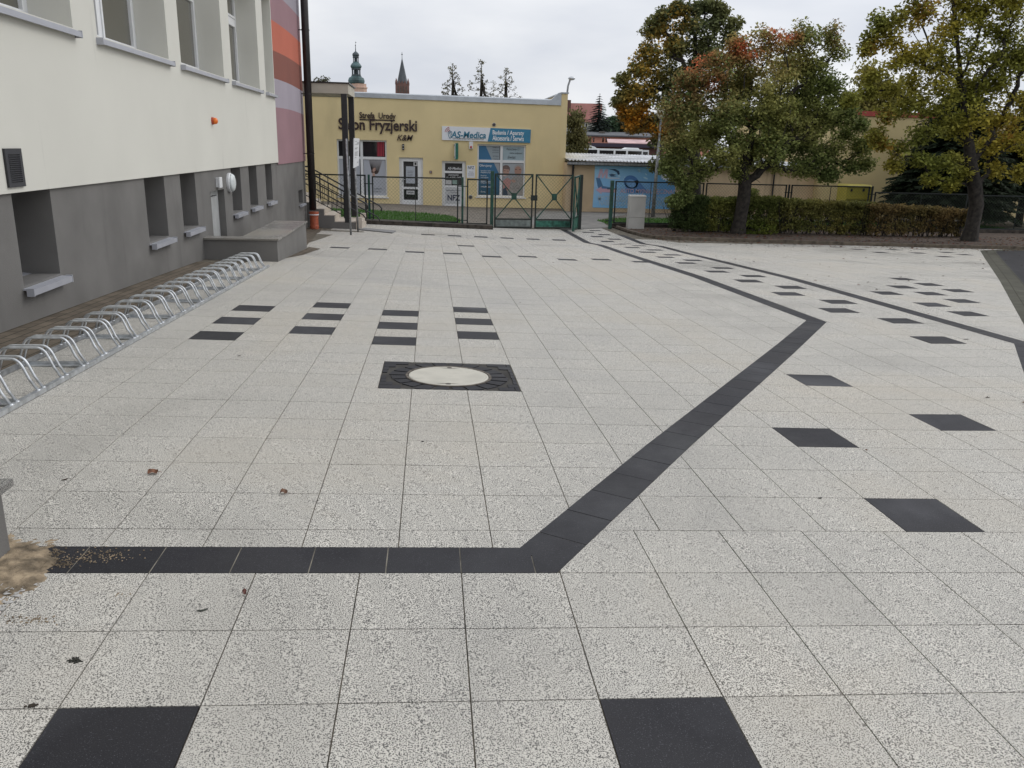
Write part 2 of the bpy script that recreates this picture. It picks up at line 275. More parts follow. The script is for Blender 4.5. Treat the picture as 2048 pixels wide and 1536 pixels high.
# ------------------------------------------------------------------ ground
def grid_sheet(name,x0,x1,y0,y1,step,dz,mat,inside=None):
    xs=np.arange(x0,x1+step*.5,step); ys=np.arange(y0,y1+step*.5,step)
    if inside is None:
        xs=np.unique(np.concatenate([xs,[-6,3.5,5.2,9]])); xs=xs[(xs>=x0)&(xs<=x1)]; ys=np.unique(np.concatenate([ys,KN])); ys=ys[(ys>=y0)&(ys<=y1)]
    X,Y=np.meshgrid(xs,ys); Z=gz(X,Y)+dz; nx=len(xs); mb=MB(); v=np.stack([X.ravel(),Y.ravel(),Z.ravel()],-1)
    f=[(j*nx+i,j*nx+i+1,(j+1)*nx+i+1,(j+1)*nx+i) for j in range(len(ys)-1) for i in range(nx-1)]
    mb.add(v.tolist(),f); return mb.build(name,mat)
g=grid_sheet('ground',-150,250,-60,60,2.0,-.0055,M['joint']); tag(g,kind='structure')
fb=MB(); fb.add([(-500,60,-2.73),(600,60,-2.73),(600,900,-2.73),(-500,900,-2.73)],[(0,1,2,3)]); tag(fb.build('far_ground',plain('far_turf',(.10,.10,.06),.95,var=.2,scale=.2)),kind='structure')
def clip(poly,a,b):
    """keep the part of poly left of the line a->b"""
    out=[]; n=len(poly)
    def sd_(p): return (b[0]-a[0])*(p[1]-a[1])-(b[1]-a[1])*(p[0]-a[0])
    for i in range(n):
        p,q=poly[i],poly[(i+1)%n]; sp,sq=sd_(p),sd_(q)
        if sp>=0: out.append(p)
        if (sp>=0)!=(sq>=0):
            t=sp/(sp-sq); out.append((p[0]+t*(q[0]-p[0]),p[1]+t*(q[1]-p[1])))
    return out
def area(p): return abs(sum(p[i][0]*p[(i+1)%len(p)][1]-p[(i+1)%len(p)][0]*p[i][1] for i in range(len(p))))/2
class Paving:
    def __init__(s): s.v=[];s.f=[];s.mi=[];s.t=[]
    def slab(s,poly,mi,z=0,gap=.0024):
        if len(poly)<3 or area(poly)<.0015: return
        o=len(s.v); t=random.random(); j=random.uniform(-.0004,.0004)
        s.v+=[(x,y,gf(x,y)+z+j) for x,y in poly]; n=len(poly)
        s.f.append(tuple(range(o,o+n))); s.mi.append(mi); s.t+= [t]*n
        # short edge down into the joint
        o2=len(s.v); s.v+=[(x,y,gf(x,y)+z-.02) for x,y in poly]; s.t+=[t]*n
        for i in range(n): s.f.append((o+(i+1)%n,o+i,o2+i,o2+(i+1)%n)); s.mi.append(mi)
    def field(s,region,ox,oy,dark=(),w=.4,h=.4,mi=0,holes=(),gap=.0024,angle=0,shift=None):
        ca,sa=math.cos(angle),math.sin(angle)
        U=[(x*ca+y*sa,-x*sa+y*ca) for x,y in region]
        x0=min(p[0] for p in U);x1=max(p[0] for p in U);y0=min(p[1] for p in U);y1=max(p[1] for p in U)
        for i in range(math.floor((x0-ox)/w),math.ceil((x1-ox)/w)+1):
            sh=(shift(i) if shift else 0)
            for j in range(math.floor((y0-oy)/h)-1,math.ceil((y1-oy)/h)+1):
                a,b=ox+i*w+gap,ox+(i+1)*w-gap; c,d=oy+sh+j*h+gap,oy+sh+(j+1)*h-gap
                if b<x0 or a>x1 or d<y0 or c>y1: continue
                P=[(a,c),(b,c),(b,d),(a,d)]; P=[(x*ca-y*sa,x*sa+y*ca) for x,y in P]
                for k in range(len(region)):
                    P=clip(P,region[k],region[(k+1)%len(region)])
                    if len(P)<3: break
                if len(P)<3: continue
                cx=sum(p[0] for p in P)/len(P); cy=sum(p[1] for p in P)/len(P)
                Q=[P]
                for h0,h1,h2,h3 in holes:
                    nq=[]
                    for q in Q:
                        if max(p[0] for p in q)<=h0 or min(p[0] for p in q)>=h1 or max(p[1] for p in q)<=h2 or min(p[1] for p in q)>=h3: nq.append(q); continue
                        nq.append(clip(q,(h0-gap,0),(h0-gap,1))); q=clip(q,(h0-gap,1),(h0-gap,0))
                        if len(q)>2: nq.append(clip(q,(h1+gap,1),(h1+gap,0))); q=clip(q,(h1+gap,0),(h1+gap,1))
                        if len(q)>2: nq.append(clip(q,(1,h2-gap),(0,h2-gap))); q=clip(q,(0,h2-gap),(1,h2-gap))
                        if len(q)>2: nq.append(clip(q,(0,h3+gap),(1,h3+gap)))
                    Q=[q for q in nq if len(q)>2]
                for q in Q: s.slab(q,1 if (i,j) in dark else mi)
    def build(s,name,mats):
        me=bpy.data.meshes.new(name); me.from_pydata(s.v,[],s.f); o=bpy.data.objects.new(name,me); sc.collection.objects.link(o)
        for m_ in mats: me.materials.append(m_)
        me.polygons.foreach_set('material_index',s.mi); a=me.attributes.new('tone','FLOAT','POINT'); a.data.foreach_set('value',s.t); me.update(); return o
pv=Paving(); dk=[]
DX,DY=.5548,.832   # direction of the oblique bands
B1L,B1R=4.56,4.78; B2L,B2R=6.26,6.48
p0=(.376,3.159); p1=(.506,2.936)
def on(p,t): return (p[0]+DX*t,p[1]+DY*t)
tA=(B1L-p0[0])/DX; qA=on(p0,tA)            # inner corner of the band
tB=(B1R-p1[0])/DX; qB=on(p1,tB)
# region A : left of the oblique band
A1=[(-3.0,3.159),p0,on(p0,(6.9-p0[1])/DY),(-3.0,6.9)]
man=(-.385,.655,5.73,6.62)
pv.field(A1,-.1409,3.726,w=.4,h=.4,holes=[man])
A2=[(-3.0,6.901),on(p0,(6.901-p0[1])/DY),qA,(B1L,13.5),(-3.0,13.5)]
dA={(i,6.901+.4*(j+1)) for i,js in ((-5,(0,2,4)),(-3,(1,3,5)),(-1,(0,2,4)),(1,(1,3,5))) for j in js}
dark=set()
for i,js in ((-5,(0,2,4)),(-3,(1,3,5)),(-1,(0,2,4)),(1,(1,3,5))):
    for j in js: dark.add((i,j+1))
pv.field(A2,-.1409,6.901,dark=dark,holes=[])
A3=[(-2.2,13.5),(B1L,13.5),(B1L,22.5),(-2.2,22.5)]
dark={(-5,10),(-3,10),(-1,9),(1,9),(3,8),(5,9),(7,8),(9,9),(11,8),(2,16)}
pv.field(A3,-.1409,13.701,dark=dark)
pv.field([(-3.0,13.5),(-2.2,13.5),(-2.2,22.5),(-2.6,22.5)],-.1409,13.701,dark=dark)
A4=[(-3.3,22.5),(B1L,22.5),(B1L,24.9),(-3.3,24.9)]
pv.field(A4,-.1409,22.5)
pv.field([(-2.0,24.9),(B1L,24.9),(B1L,25.3),(-2.0,25.3)],-.29,24.9,dark={(i,0) for i in range(0,12,2)},h=.4)
pv.field([(-3.0,25.3),(B1L,25.3),(B1L,29.2),(-3.0,28.0)],-1.2757,25.3)
# front band and region B
pv.field([(-3,2.936),p1,p0,(-3,3.159)],.397-.3*20+.02,2.936,w=.3,h=.223,mi=1)
for q in ([(-3,2.94),(p1[0],2.94),(p0[0],3.155),(-3,3.155)],[p1,qB,qA,p0]):
    for k_ in range(24):
        a_,b_=k_/24,(k_+1)/24; L_=lambda u,v,t:(u[0]+(v[0]-u[0])*t,u[1]+(v[1]-u[1])*t); pv.slab([L_(q[0],q[1],a_),L_(q[0],q[1],b_),L_(q[3],q[2],b_),L_(q[3],q[2],a_)],2,z=-.0022)
Bp=[(-3.2,.3),(9.5,.3),(9.5,2.936),(-3.2,2.936)]
pv.field(Bp,.117,2.936-.4*8,dark={(1,5),(-3,5)})
pv.field([p1,(9.5,2.936),(9.5,3.336),on(p1,.4808)],.117,2.936)
# oblique band one
ang=math.atan2(DY,DX); 
def bandfield(P,ox,oy,w): pv.field(P,ox,oy,w=w,h=.25,mi=1,angle=ang)
def loc(p,a=ang): return (p[0]*math.cos(a)+p[1]*math.sin(a),-p[0]*math.sin(a)+p[1]*math.cos(a))
u1=loc(p1); pv.field([p1,qB,qA,p0],u1[0],u1[1],w=.3,h=.30,mi=1,angle=ang)
# long straight bands
pv.field([(B1L,qA[1]),(B1R,qB[1]),(B1R,28.9),(B1L,28.9)],B1L,9.3,w=B1R-B1L,h=.3,mi=1)
# region C : right of band one up to band two
r0=(6.26,8.05); r1=(6.48,8.10)
c2=on(r0,(3.336-8.05)/DY); c3=on(r1,(3.336-8.10)/DY)
cy_=3.336
C1=[on(p1,.4808),(4.5,3.336),(4.5,3.336),on(r0,(3.336-8.05)/DY) if False else (3.117,3.336),(r0[0],r0[1]),(r0[0],8.936),on(p1,(8.936-p1[1])/DY)]
C1=[on(p1,.4808),(3.117,3.336),r0,(r0[0],8.936),on(p1,(8.936-p1[1])/DY)]
pv.field(C1,1.4404,3.336,dark={(2,0),(2,3),(5,4),(4,7)},holes=[(5.3,5.7,8.03,8.43)])
pv.slab([(5.30,8.03),(5.7,8.03),(5.7,8.43),(5.30,8.43)],1,z=.004)
P1=[(B1L+.22 if False else on(p1,(8.936-p1[1])/DY)[0],8.936),(B2L,8.936),(B2L,qB[1]),qB]
oyP=9.68-.4*2
pdark={(1,1)}
pv.field([on(p1,(8.936-p1[1])/DY),(B2L,8.936),(B2L,qB[1]),qB],5.2-.4*2,oyP,dark={(3,1)})
pd=set()
for n in range(0,9):
    pd.add(((3 if n%2==0 else 2),1+2*n))
pv.field([(B1R,qB[1]),(B2L,qB[1]),(B2L,16.8),(B1R,16.8)],5.2-.8,oyP,dark=pd)
oy2=16.88-.08
pd=set()
for n in range(0,16): pd.add(((3 if n%2==1 else 2),2*n))
pv.field([(B1R,16.8),(B2L,16.8),(B2L,30.4),(B1R,28.9)],5.2-.8,oy2,dark=pd)
# band two
pv.field([r0,r1,(B2R,27.2),(B2L,27.6)],B2L,8.2,w=B2R-B2L,h=.3,mi=1)
u2=loc(c3); pv.field([c2,c3,r1,r0],u2[0],u2[1]-.02,w=.3,h=.30,mi=1,angle=ang)
# region R : right of band two, up to the pavers strip and the kerb
rdark={(0,0),(0,2),(0,4),(2,3),(2,5),(2,7),(4,6),(4,8),(4,10)}
ox,oy=6.92,10.26-.37
Rp=[(B2R,8.2),(6.95,8.75),(16.0,22.7),(16.0,24.3),(B2R,24.9)]
pv.field([(16.0,22.7),(17.9,24.2),(16.0,24.5)],6.92,9.89,w=.36,h=.40)
pv.field([(16.0,24.3),(16.0,24.5),(13.0,24.95),(B2R,24.95),(B2R,24.9)],6.92,9.89,w=.36,h=.40)
pv.field(Rp,6.92,9.89,w=.36,h=.40,dark={(0,0),(0,2),(0,5),(2,3),(2,5),(2,7),(4,6),(4,8),(4,10)}|{(i,j) for i,j in ((14,28),(14,31),(14,34),(17,25),(17,28),(17,31),(20,27),(20,29),(20,32))})
pv.field([(B2R,24.9),(12.9,24.9),(10.1,25.45),(7.6,25.78),(6.95,26.3),(B2R,27.2)],6.92,9.89,w=.36,h=.40)
# right of oblique part of band two
pv.field([c3,(9.5,3.336),(6.95,8.75),r1],1.4404,3.336)
# setts fringe between band two and the kerb
plaza=pv.build('plaza_paving',[M['slab'],M['dark_slab'],plain('pale_joint_sand',(.24,.22,.18),.95,var=.4,scale=7)]); tag(plaza,kind='structure')
# sheets of other paving
def sheet(name,poly,dz,mat,kind='structure',parts=6):
    """polygon in x,y laid on the terrain, split finely along its rows"""
    mb=MB(); ys=[p[1] for p in poly]; y0,y1=min(ys),max(ys); xs=[p[0] for p in poly]; x0,x1=min(xs),max(xs)
    cuts=np.arange(math.floor(y0),math.ceil(y1)+1,.5).tolist(); cx=np.arange(math.floor(x0),math.ceil(x1)+2,1.0).tolist()
    cuts=sorted(set(cuts)|{float(k) for k in KN if y0<k<y1}); cx=sorted(set(cx)|{k for k in(-6,3.5,5.2,9) if x0<k<x1})
    A=sum(poly[i][0]*poly[(i+1)%len(poly)][1]-poly[(i+1)%len(poly)][0]*poly[i][1] for i in range(len(poly)))
    if A<0: poly=poly[::-1]
    for a,b in zip(cuts,cuts[1:]):
        for c,d in zip(cx,cx[1:]):
            P=clip(clip(clip(clip(list(poly),(0,a),(1,a)),(0,b),(-1,b)),(c,0),(c,-1)),(d,0),(d,1))
            if len(P)>2 and area(P)>1e-4: mb.add([(x,y,gf(x,y)+dz) for x,y in P],[tuple(range(len(P)))])
    o=mb.build(name,mat); 
    if kind: o['kind']=kind
    return o
sheet('paver_strip',[(-3.75,.5),(-3.004,.5),(-3.004,13.5),(-3.75,13.5)],.002,M['brown_paver'])
sheet('entrance_pavers',[(-3.75,16.9),(-2.38,16.9),(-2.62,17.6),(-3.05,22.7),(-3.32,25.9),(-3.75,25.9)],.006,M['brown_paver'])
sheet('corner_pavers',[(-2.56,14.6),(-2.36,15.6),(-2.27,17.3),(-2.56,17.7)],.005,M['brown_paver'])
sheet('paver_border',[(6.953,8.75),(6.953,8.2),(7.35,8.75),(10.78,14.0),(16.3,22.45),(18.3,23.6),(17.9,24.2),(16.0,22.7)],.001,M['olive_paver'])
sheet('road',[(7.354,8.75),(6.96,8.6),(9.5,3.336),(9.5,.3),(20,.3),(40,15),(40,22.3),(18.304,23.6),(16.304,22.45),(10.784,14.0)],-.003,M['road'])
sheet('soil_bed',[(6.75,30.3),(6.8,28.2),(7.0,26.65),(7.7,26.05),(10.1,25.68),(13.1,25.1),(17.9,24.5),(26,23.2),(30,23),(30,31.3),(6.8,30.9)],.04,M['soil'])
sheet('sidewalk',[(-9,28.9),(5.3,30.3),(6.6,33.2),(8.5,34.6),(20,35.2),(40,34.5),(40,41),(-9,41)],.004,M['walk_paver'])
sheet('driveway',[(4.9,29.6),(6.9,30.6),(6.2,33),(8.3,35),(2,36),(1.0,32.6),(2,28.9)],.008,M['walk_paver'])
sheet('entrance_walk',[(4.8,28.95),(6.6,30.4),(7,34),(9,37),(5,38),(3.5,31)],.012,M['asphalt'])
ga=[G(745,421),G(850,427),G(905,433),G(921,440)]
gr1=[(-9,28.7),(-2,28.7),(1.0,28.9)]+[(q[0],q[1]) for q in ga[::-1]]+[(-9,ga[0][1]-.2)]
gr2=[(6.9,31.2),(8.5,31.1),(24,31.6),(24,34.6),(10,34.9),(8,34.6),(6.7,33.3)]
sheet('lawn',gr1,.014,M['grass_base']); sheet('verge',gr2,.014,M['grass_base'])
# kerb of the planted bed
kp=[(6.86,30.2),(6.87,28.2),(7.0,26.75),(7.25,26.3),(7.75,26.0),(8.8,25.85),(10.1,25.62),(11.6,25.35),(13.1,25.02),(15.5,24.72),(17.95,24.42),(22,23.75),(27,22.9)]
kb=MB()
for a,b in zip(kp,kp[1:]):
    d=Vector((b[0]-a[0],b[1]-a[1])).normalized(); n=Vector((-d.y,d.x))*.04
    q=[(a[0]-n.x,a[1]-n.y),(b[0]-n.x,b[1]-n.y),(b[0]+n.x,b[1]+n.y),(a[0]+n.x,a[1]+n.y)]
    kb.hexa([(x,y,gf(x,y)-.05) for x,y in q],[(x,y,gf(x,y)+.1) for x,y in q])
tag(kb.build('kerb',plain('dirty_brown_kerb',(.115,.095,.072),.95,var=.25,scale=6,bump=.4),bevel=.008),kind='structure')
for nm,poly,cnt,hgt in (('lawn_grass',gr1,14000,.07),('verge_grass',gr2,14000,.08)):
    x0,x1=min(p[0] for p in poly),max(p[0] for p in poly); y0,y1=min(p[1] for p in poly),max(p[1] for p in poly)
    def inp(x,y):
        c=False
        for i in range(len(poly)):
            a,b=poly[i],poly[i-1]
            if (a[1]>y)!=(b[1]>y) and x<(b[0]-a[0])*(y-a[1])/(b[1]-a[1])+a[0]: c=not c
        return c
    V=[];Fc=[];C=[]
    while len(Fc)<cnt:
        x,y=random.uniform(x0,x1),random.uniform(y0,y1)
        if not inp(x,y): continue
        z=gf(x,y)+.01; t=random.uniform(0,6.28); h=hgt*random.uniform(.6,1.3); k=len(V); wd=.012
        V+=[(x-wd*math.cos(t),y-wd*math.sin(t),z),(x+wd*math.cos(t),y+wd*math.sin(t),z),(x+random.uniform(-.04,.04),y+random.uniform(-.04,.04),z+h)]; Fc.append((k,k+1,k+2)); q=random.uniform(.75,1.25); C+=[(.06*q,.16*q,.025*q,1)]*3
    me=bpy.data.meshes.new(nm); me.from_pydata(V,[],Fc); me.materials.append(M['leaf']); a=me.color_attributes.new('leafcol','FLOAT_COLOR','POINT'); a.data.foreach_set('color',np.array(C).ravel()); o=bpy.data.objects.new(nm,me); sc.collection.objects.link(o)
    tag(o,'short green grass in front of the yellow salon building' if nm[0]=='l' else 'short green grass behind the fence beside the grey cabinet','grass',kind='stuff')
# ------------------------------------------------------------------ school building on the left
WX=-3.68
school=thing('school_building',(WX,10,-1.7),'cream rendered school building on the left with dark grey plinth and striped corner','building')
mb=MB(); up=[]
ups=[(6.35,9.55),(10.2,12.8),(13.4,16.05),(16.68,19.28),(19.96,21.0)]
for a,b in ups: up.append((a,b,1.07,3.12))
up2=[(a,b,4.7,6.7) for a,b in ups[:4]]+[(3.0,5.6,1.07,3.12)]
wall_x(mb,WX,-3,21.05,-.5,8.2,up+up2,.62)
mb.add([(WX,-3,-.5),(WX-.05,-3,-.5),(WX-.05,21.05,-.5),(WX,21.05,-.5)],[(0,1,2,3)])
mb.box(WX-12,WX-.7,-3,-2.9,-2,8.2); mb.box(WX-12,WX,-3,26,8.2,8.45); mb.box(WX-12,WX-.02,-3.0,-2.95,-2,8.2)
mb.box(WX-12,WX-11.9,-3,26,-2,8.2)
mb.build('upper_wall',M['cream'],school)
# striped end of the wall
bands=[(-.55,'mauve'),(.22,'violet'),(1.05,'rust'),(1.83,'orange'),(2.38,'mauve'),(3.05,'lilac'),(4.0,'rust'),(4.9,'orange'),(5.9,'violet'),(6.9,'mauve'),(8.2,None)]
def stripe_z(z,y):  # the stripes dip slightly towards the corner
    t=(y-21.05)/4.65; k=np.interp(z,[-.6,.3,1.2,2.2,9],[0,.02,-.05,-.45,-1.2]); return z+float(k)*t*(0 if z<-.5 else 1)+.12*math.sin(t*math.pi)*(0 if z<-.5 or z>8 else 1)*(0 if z>8.1 else 1)
keys=list(M['stripe']); mb=MB()
PXZ={}
edge=[((556,327),(613,321)),((553,215),(611,230)),((550,157),(609,184)),((547,101),(608,136)),((544.5,40),(606,89)),((543,-20),(604.5,40)),((541,-95),(603,-25))]
cols_=['mauve','violet','rust','orange','mauve','lilac','rust','orange','violet']
zz=[(PX(*a,WX)[2],PX(*b,WX)[2]) for a,b in edge]; zz+= [(zz[-1][0]+1.0*k,zz[-1][1]+1.0*k) for k in (1,2)]+[(8.2,8.2)]
zz[0]=(-.55,-.55)
for k in range(len(cols_)):
    for i in range(8):
        ya,yb=21.05+4.6*i/8,21.05+4.6*(i+1)/8; t0,t1=i/8,(i+1)/8
        bow=lambda t,kk: .035*math.sin(t*math.pi)*(0 if kk in (0,len(zz)-1) else 1)
        z=lambda t,kk: zz[kk][0]+(zz[kk][1]-zz[kk][0])*t+bow(t,kk)
        mb.add([(WX-.012,ya,z(t0,k)),(WX-.012,yb,z(t1,k)),(WX-.012,yb,z(t1,k+1)),(WX-.012,ya,z(t0,k+1))],[(0,1,2,3)],keys.index(cols_[k]))
mb.add([(WX-.012,25.65,-.55),(WX-1.2,25.65,-.55),(WX-1.2,25.65,8.2),(WX-.012,25.65,8.2)],[(0,1,2,3)],keys.index('mauve'))
mb.add([(WX-.012,21.05,-.55),(WX-.07,21.05,-.55),(WX-.07,25.65,-.55),(WX-.012,25.65,-.55)],[(0,1,2,3)],keys.index('mauve'))
mb.build('striped_wall',[M['stripe'][k] for k in keys],school)
# plinth
low=[(5.9,7.0),(7.85,8.62),(11.37,12.2),(12.96,13.76),(16.2,16.99),(17.75,18.54),(19.5,20.27)]
lowh=[(a,b,-1.335,-.5) for a,b in low]+[(24.15,24.93,-1.71,-1.33),(14.65,15.6,-3.3,-.855)]
mb=MB(); wall_x(mb,WX-.035,-3,25.6,-3.4,-.5,lowh,.55); mb.add([(WX-.035,25.6,-3.4),(WX-3,25.6,-3.4),(WX-3,25.6,-.5),(WX-.035,25.6,-.5)],[(0,1,2,3)])
mb.box(WX-12,WX-3,25.7,25.9,-3.4,8.2)
mb.build('plinth',M['grey_render'],school)
def sill(y0,y1,z,x=WX,lip=.055,out=.07,mat='sill_metal',deep=.6):
    """bent metal sill with closed end caps"""
    mb=MB(); y0-=.03;y1+=.03
    mb.hexa([(x-deep,y0,z-.0),(x+out,y0,z-.045),(x+out,y1,z-.045),(x-deep,y1,z)],[(x-deep,y0,z+.012),(x+out,y0,z-.03),(x+out,y1,z-.03),(x-deep,y1,z+.012)])
    mb.box(x+out-.012,x+out+.002,y0,y1,z-.03-lip,z-.0305)
    for y in (y0-.012,y1): mb.box(x-.0,x+out+.006,y,y+.012,z-.03-lip-.006,z-.018)
    return mb
for k,(a,b,c,d) in enumerate(up+up2):
    x=WX-.42; w_=MB(); w_.box(x-.06,x,a,a+.085,c,d); w_.box(x-.06,x,b-.085,b,c,d); w_.box(x-.06,x,a+.085,b-.085,c,c+.085); w_.box(x-.06,x,a+.085,b-.085,d-.085,d)
    tr=c+(1.25 if b-a>2 else 1.25)
    w_.box(x-.058,x-.002,a+.085,b-.085,tr,tr+.11)
    for q in range(1,2): ym=(a+b)/2; w_.box(x-.056,x-.004,ym-.06,ym+.06,c+.085,tr); w_.box(x-.056,x-.004,ym-.06,ym+.06,tr+.11,d-.085)
    for (ya,yb) in ((a+.085,(a+b)/2-.06),((a+b)/2+.06,b-.085)):
        for (za,zb) in ((c+.085,tr),(tr+.11,d-.085)):
            w_.box(x-.048,x+.012,ya+.003,ya+.05,za+.003,zb-.003); w_.box(x-.048,x+.012,yb-.05,yb-.003,za+.003,zb-.003); w_.box(x-.046,x+.012,ya+.05,yb-.05,za+.003,za+.05); w_.box(x-.046,x+.012,ya+.05,yb-.05,zb-.05,zb-.003)
    fo=w_.build('window',M['white_pvc'],school,bevel=.004)
    pn=MB(); pn.add([(x-.03,a+.05,c+.05),(x-.03,b-.05,c+.05),(x-.03,b-.05,d-.05),(x-.03,a+.05,d-.05)],[(0,1,2,3)]); pn.build('pane',M['pane_room'],fo)
    sill(a,b,c+.0,deep=.40).build('sill',fo and M['sill_metal'],fo)
for a,b in low:
    fo=MB(); x=WX-.47; fo.box(x-.05,x,a,a+.06,-1.335,-.5); fo.box(x-.05,x,b-.06,b,-1.335,-.5); fo.box(x-.05,x,a+.06,b-.06,-.56,-.5); fo.box(x-.05,x,a+.06,b-.06,-1.335,-1.27)
    f_=fo.build('basement_window',M['white_pvc'],school); pn=MB(); pn.add([(x-.03,a,-1.33),(x-.03,b,-1.33),(x-.03,b,-.51),(x-.03,a,-.51)],[(0,1,2,3)]); pn.build('pane',M['pane_dark'],f_)
    sill(a,b,-1.335,out=.06,deep=.45).build('sill',M['sill_metal'],f_)
fo=MB(); fo.box(WX-.5,WX-.45,24.15,24.93,-1.71,-1.33); f_=fo.build('basement_window',M['pane_dark'],school); sill(24.15,24.93,-1.71,out=.05,deep=.4,lip=.04).build('sill',M['sill_metal'],f_)
# basement door
d_=MB(); x=WX-.15; d_.box(x-.06,x,14.65,14.74,-3.2,-.86); d_.box(x-.06,x,15.51,15.6,-3.2,-.86); d_.box(x-.06,x,14.74,15.51,-.95,-.86); d_.box(x-.05,x+.012,14.76,15.49,-3.2,-.97)
d_=d_.build('basement_door',plain('grey_white_door',(.40,.41,.41),.45),school,bevel=.004)
h_=MB(); h_.box(x+.012,x+.03,15.36,15.40,-1.95,-1.72); h_.bar((x+.05,15.38,-1.83),(x+.05,15.27,-1.83),.02); h_.bar((x+.02,15.38,-1.83),(x+.05,15.38,-1.83),.02); h_.build('handle',M['galv_dark'],d_)
# ventilation grille
vg=thing('ventilation_grille',(WX,7.87,-.28),'black slatted ventilation grille on the cream school wall','vent')
mb=MB(); y0,y1,z0,z1=7.73,8.03,-.45,-.12; mb.box(WX,WX+.012,y0,y1,z0,z1); mb.build('backing',M['black_metal'],vg)
mb=MB(); mb.box(WX+.0125,WX+.022,y0,y0+.045,z0,z1); mb.box(WX+.0125,WX+.022,y1-.045,y1,z0,z1); mb.box(WX+.0125,WX+.022,y0+.045,y1-.045,z0,z0+.04); mb.box(WX+.0125,WX+.022,y0+.045,y1-.045,z1-.05,z1)
for k in range(13): z=z0+.052+k*.0178; mb.hexa([(WX+.0125,y0+.045,z),(WX+.024,y0+.045,z-.004),(WX+.024,y1-.045,z-.004),(WX+.0125,y1-.045,z)],[(WX+.0125,y0+.045,z+.007),(WX+.024,y0+.045,z+.001),(WX+.024,y1-.045,z+.001),(WX+.0125,y1-.045,z+.007)])
mb.build('louvre_frame',plain('graphite_plastic',(.035,.036,.042),.5),vg)
# alarm strobe
al=thing('alarm_strobe',(WX,14.96,.3),'small orange dome alarm strobe on the cream school wall','alarm light')
mb=MB(); mb.lathe((WX,14.96,.3),[(.06,0),(.06,.03),(.055,.034)],24,axis='x'); mb.build('base',plain('red_plastic',(.42,.06,.02),.35),al,smooth=False)
mb=MB(); mb.lathe((WX,14.96,.3),[(.053,.0345),(.053,.055),(.048,.075),(.036,.088),(.016,.095),(.002,.096)],24,axis='x'); mb.build('dome',plain('orange_plastic',(.75,.17,.02),.2),al,smooth=True)
# round wall lamp
rl=thing('round_wall_lamp',(WX-.03,16.0,-.75),'white round bulkhead lamp on the grey plinth beside the basement door','lamp')
mb=MB(); X_=WX-.035; mb.lathe((X_,15.98,-.76),[(.172,0),(.176,.04),(.165,.055)],36,axis='x'); mb.build('base_ring',M['white_pvc'],rl,smooth=False)
mb=MB(); mb.lathe((X_,15.98,-.76),[(.162,.0552),(.158,.075),(.135,.10),(.09,.115),(.035,.12),(.002,.121)],36,axis='x'); mb.build('diffuser',plain('opal_plastic',(.62,.66,.66),.3),rl,smooth=True)
jb=thing('junction_box',(X_,15.1,-.73),'small white electrical box on the grey plinth above the basement door','box')
mb=MB(); mb.box(X_,X_+.045,15.04,15.2,-.8,-.64); mb.build('back_box',M['white_pvc'],jb,bevel=.005); mb=MB(); mb.box(X_+.0455,X_+.075,15.03,15.21,-.81,-.63); mb.build('cover',M['white_pvc'],jb,bevel=.008)
# downpipe with orange drain connector
dp=thing('downpipe',(-3.52,25.75,-2.5),'dark brown rain downpipe at the striped corner of the school','downpipe')
mb=MB(); mb.tube([(-3.50,25.35,8.2),(-3.50,25.35,3.0),(-3.50,25.35,-1.95)],.105,16); mb.build('pipe',M['brown_metal'],dp,smooth=True)
for z in (3.0,1.3,-.35):
    mb=MB(); mb.lathe((-3.50,25.35,z),[(.115,0),(.115,.035)],18); mb.box(-3.72,-3.6,25.335,25.365,z+.005,z+.03); mb.build('bracket',M['brown_metal'],dp)
mb=MB(); pz=gf(-3.5,25.3); mb.lathe((-3.47,25.3,pz-.05),[(.12,0),(.125,.06),(.135,.07),(.135,.16),(.125,.17),(.125,.44),(.14,.45),(.145,.56),(.125,.565)],22); mb.build('drain_connector',M['orange_pipe'],dp,smooth=False)
mb=MB(); mb.lathe((-3.47,25.3,pz+.42),[(.147,0),(.147,.025)],22); mb.build('sealing_ring',M['white'],dp)
# basement stair wall with granite coping
rw=thing('stairwell_wall',(-2.43,13.5,-1.9),'low grey rendered stairwell wall with granite coping behind the bicycle racks','wall')
mb=MB(); T=-1.585; x0,x1,y0,y1=WX-.04,-2.535,13.98,17.25
mb.box(x0,x1,y0,y0+.25,-2.6,T); mb.box(x1-.32,x1,y0+.2501,y1,-2.6,T); mb.build('wall_body',M['grey_render'],rw)
mb=MB(); o=.03
mb.box(x0,x1+o,y0-o,y0+.30,T+.002,T+.032); mb.build('coping',M['granite'],rw,bevel=.003)
mb=MB(); mb.box(x1-.62,x1+o,y0+.3015,15.6,T+.002,T+.033); mb.build('coping',M['granite'],rw,bevel=.003)
mb=MB(); mb.box(x1-.62,x1+o,15.603,y1+o,T+.002,T+.032); mb.build('coping',M['granite'],rw,bevel=.003)
lw=thing('low_wall',(-1.64,2,-1.6),'low grey wall with granite coping cut off at the left edge of the view','wall')
mb=MB(); mb.box(-1.99,-1.655,.4,3.09,-1.75,-1.315); mb.build('wall_body',M['grey_render'],lw)
mb=MB(); mb.box(-2.03,-1.62,.37,3.125,-1.3135,-1.284); mb.build('coping',M['granite'],lw,bevel=.003)
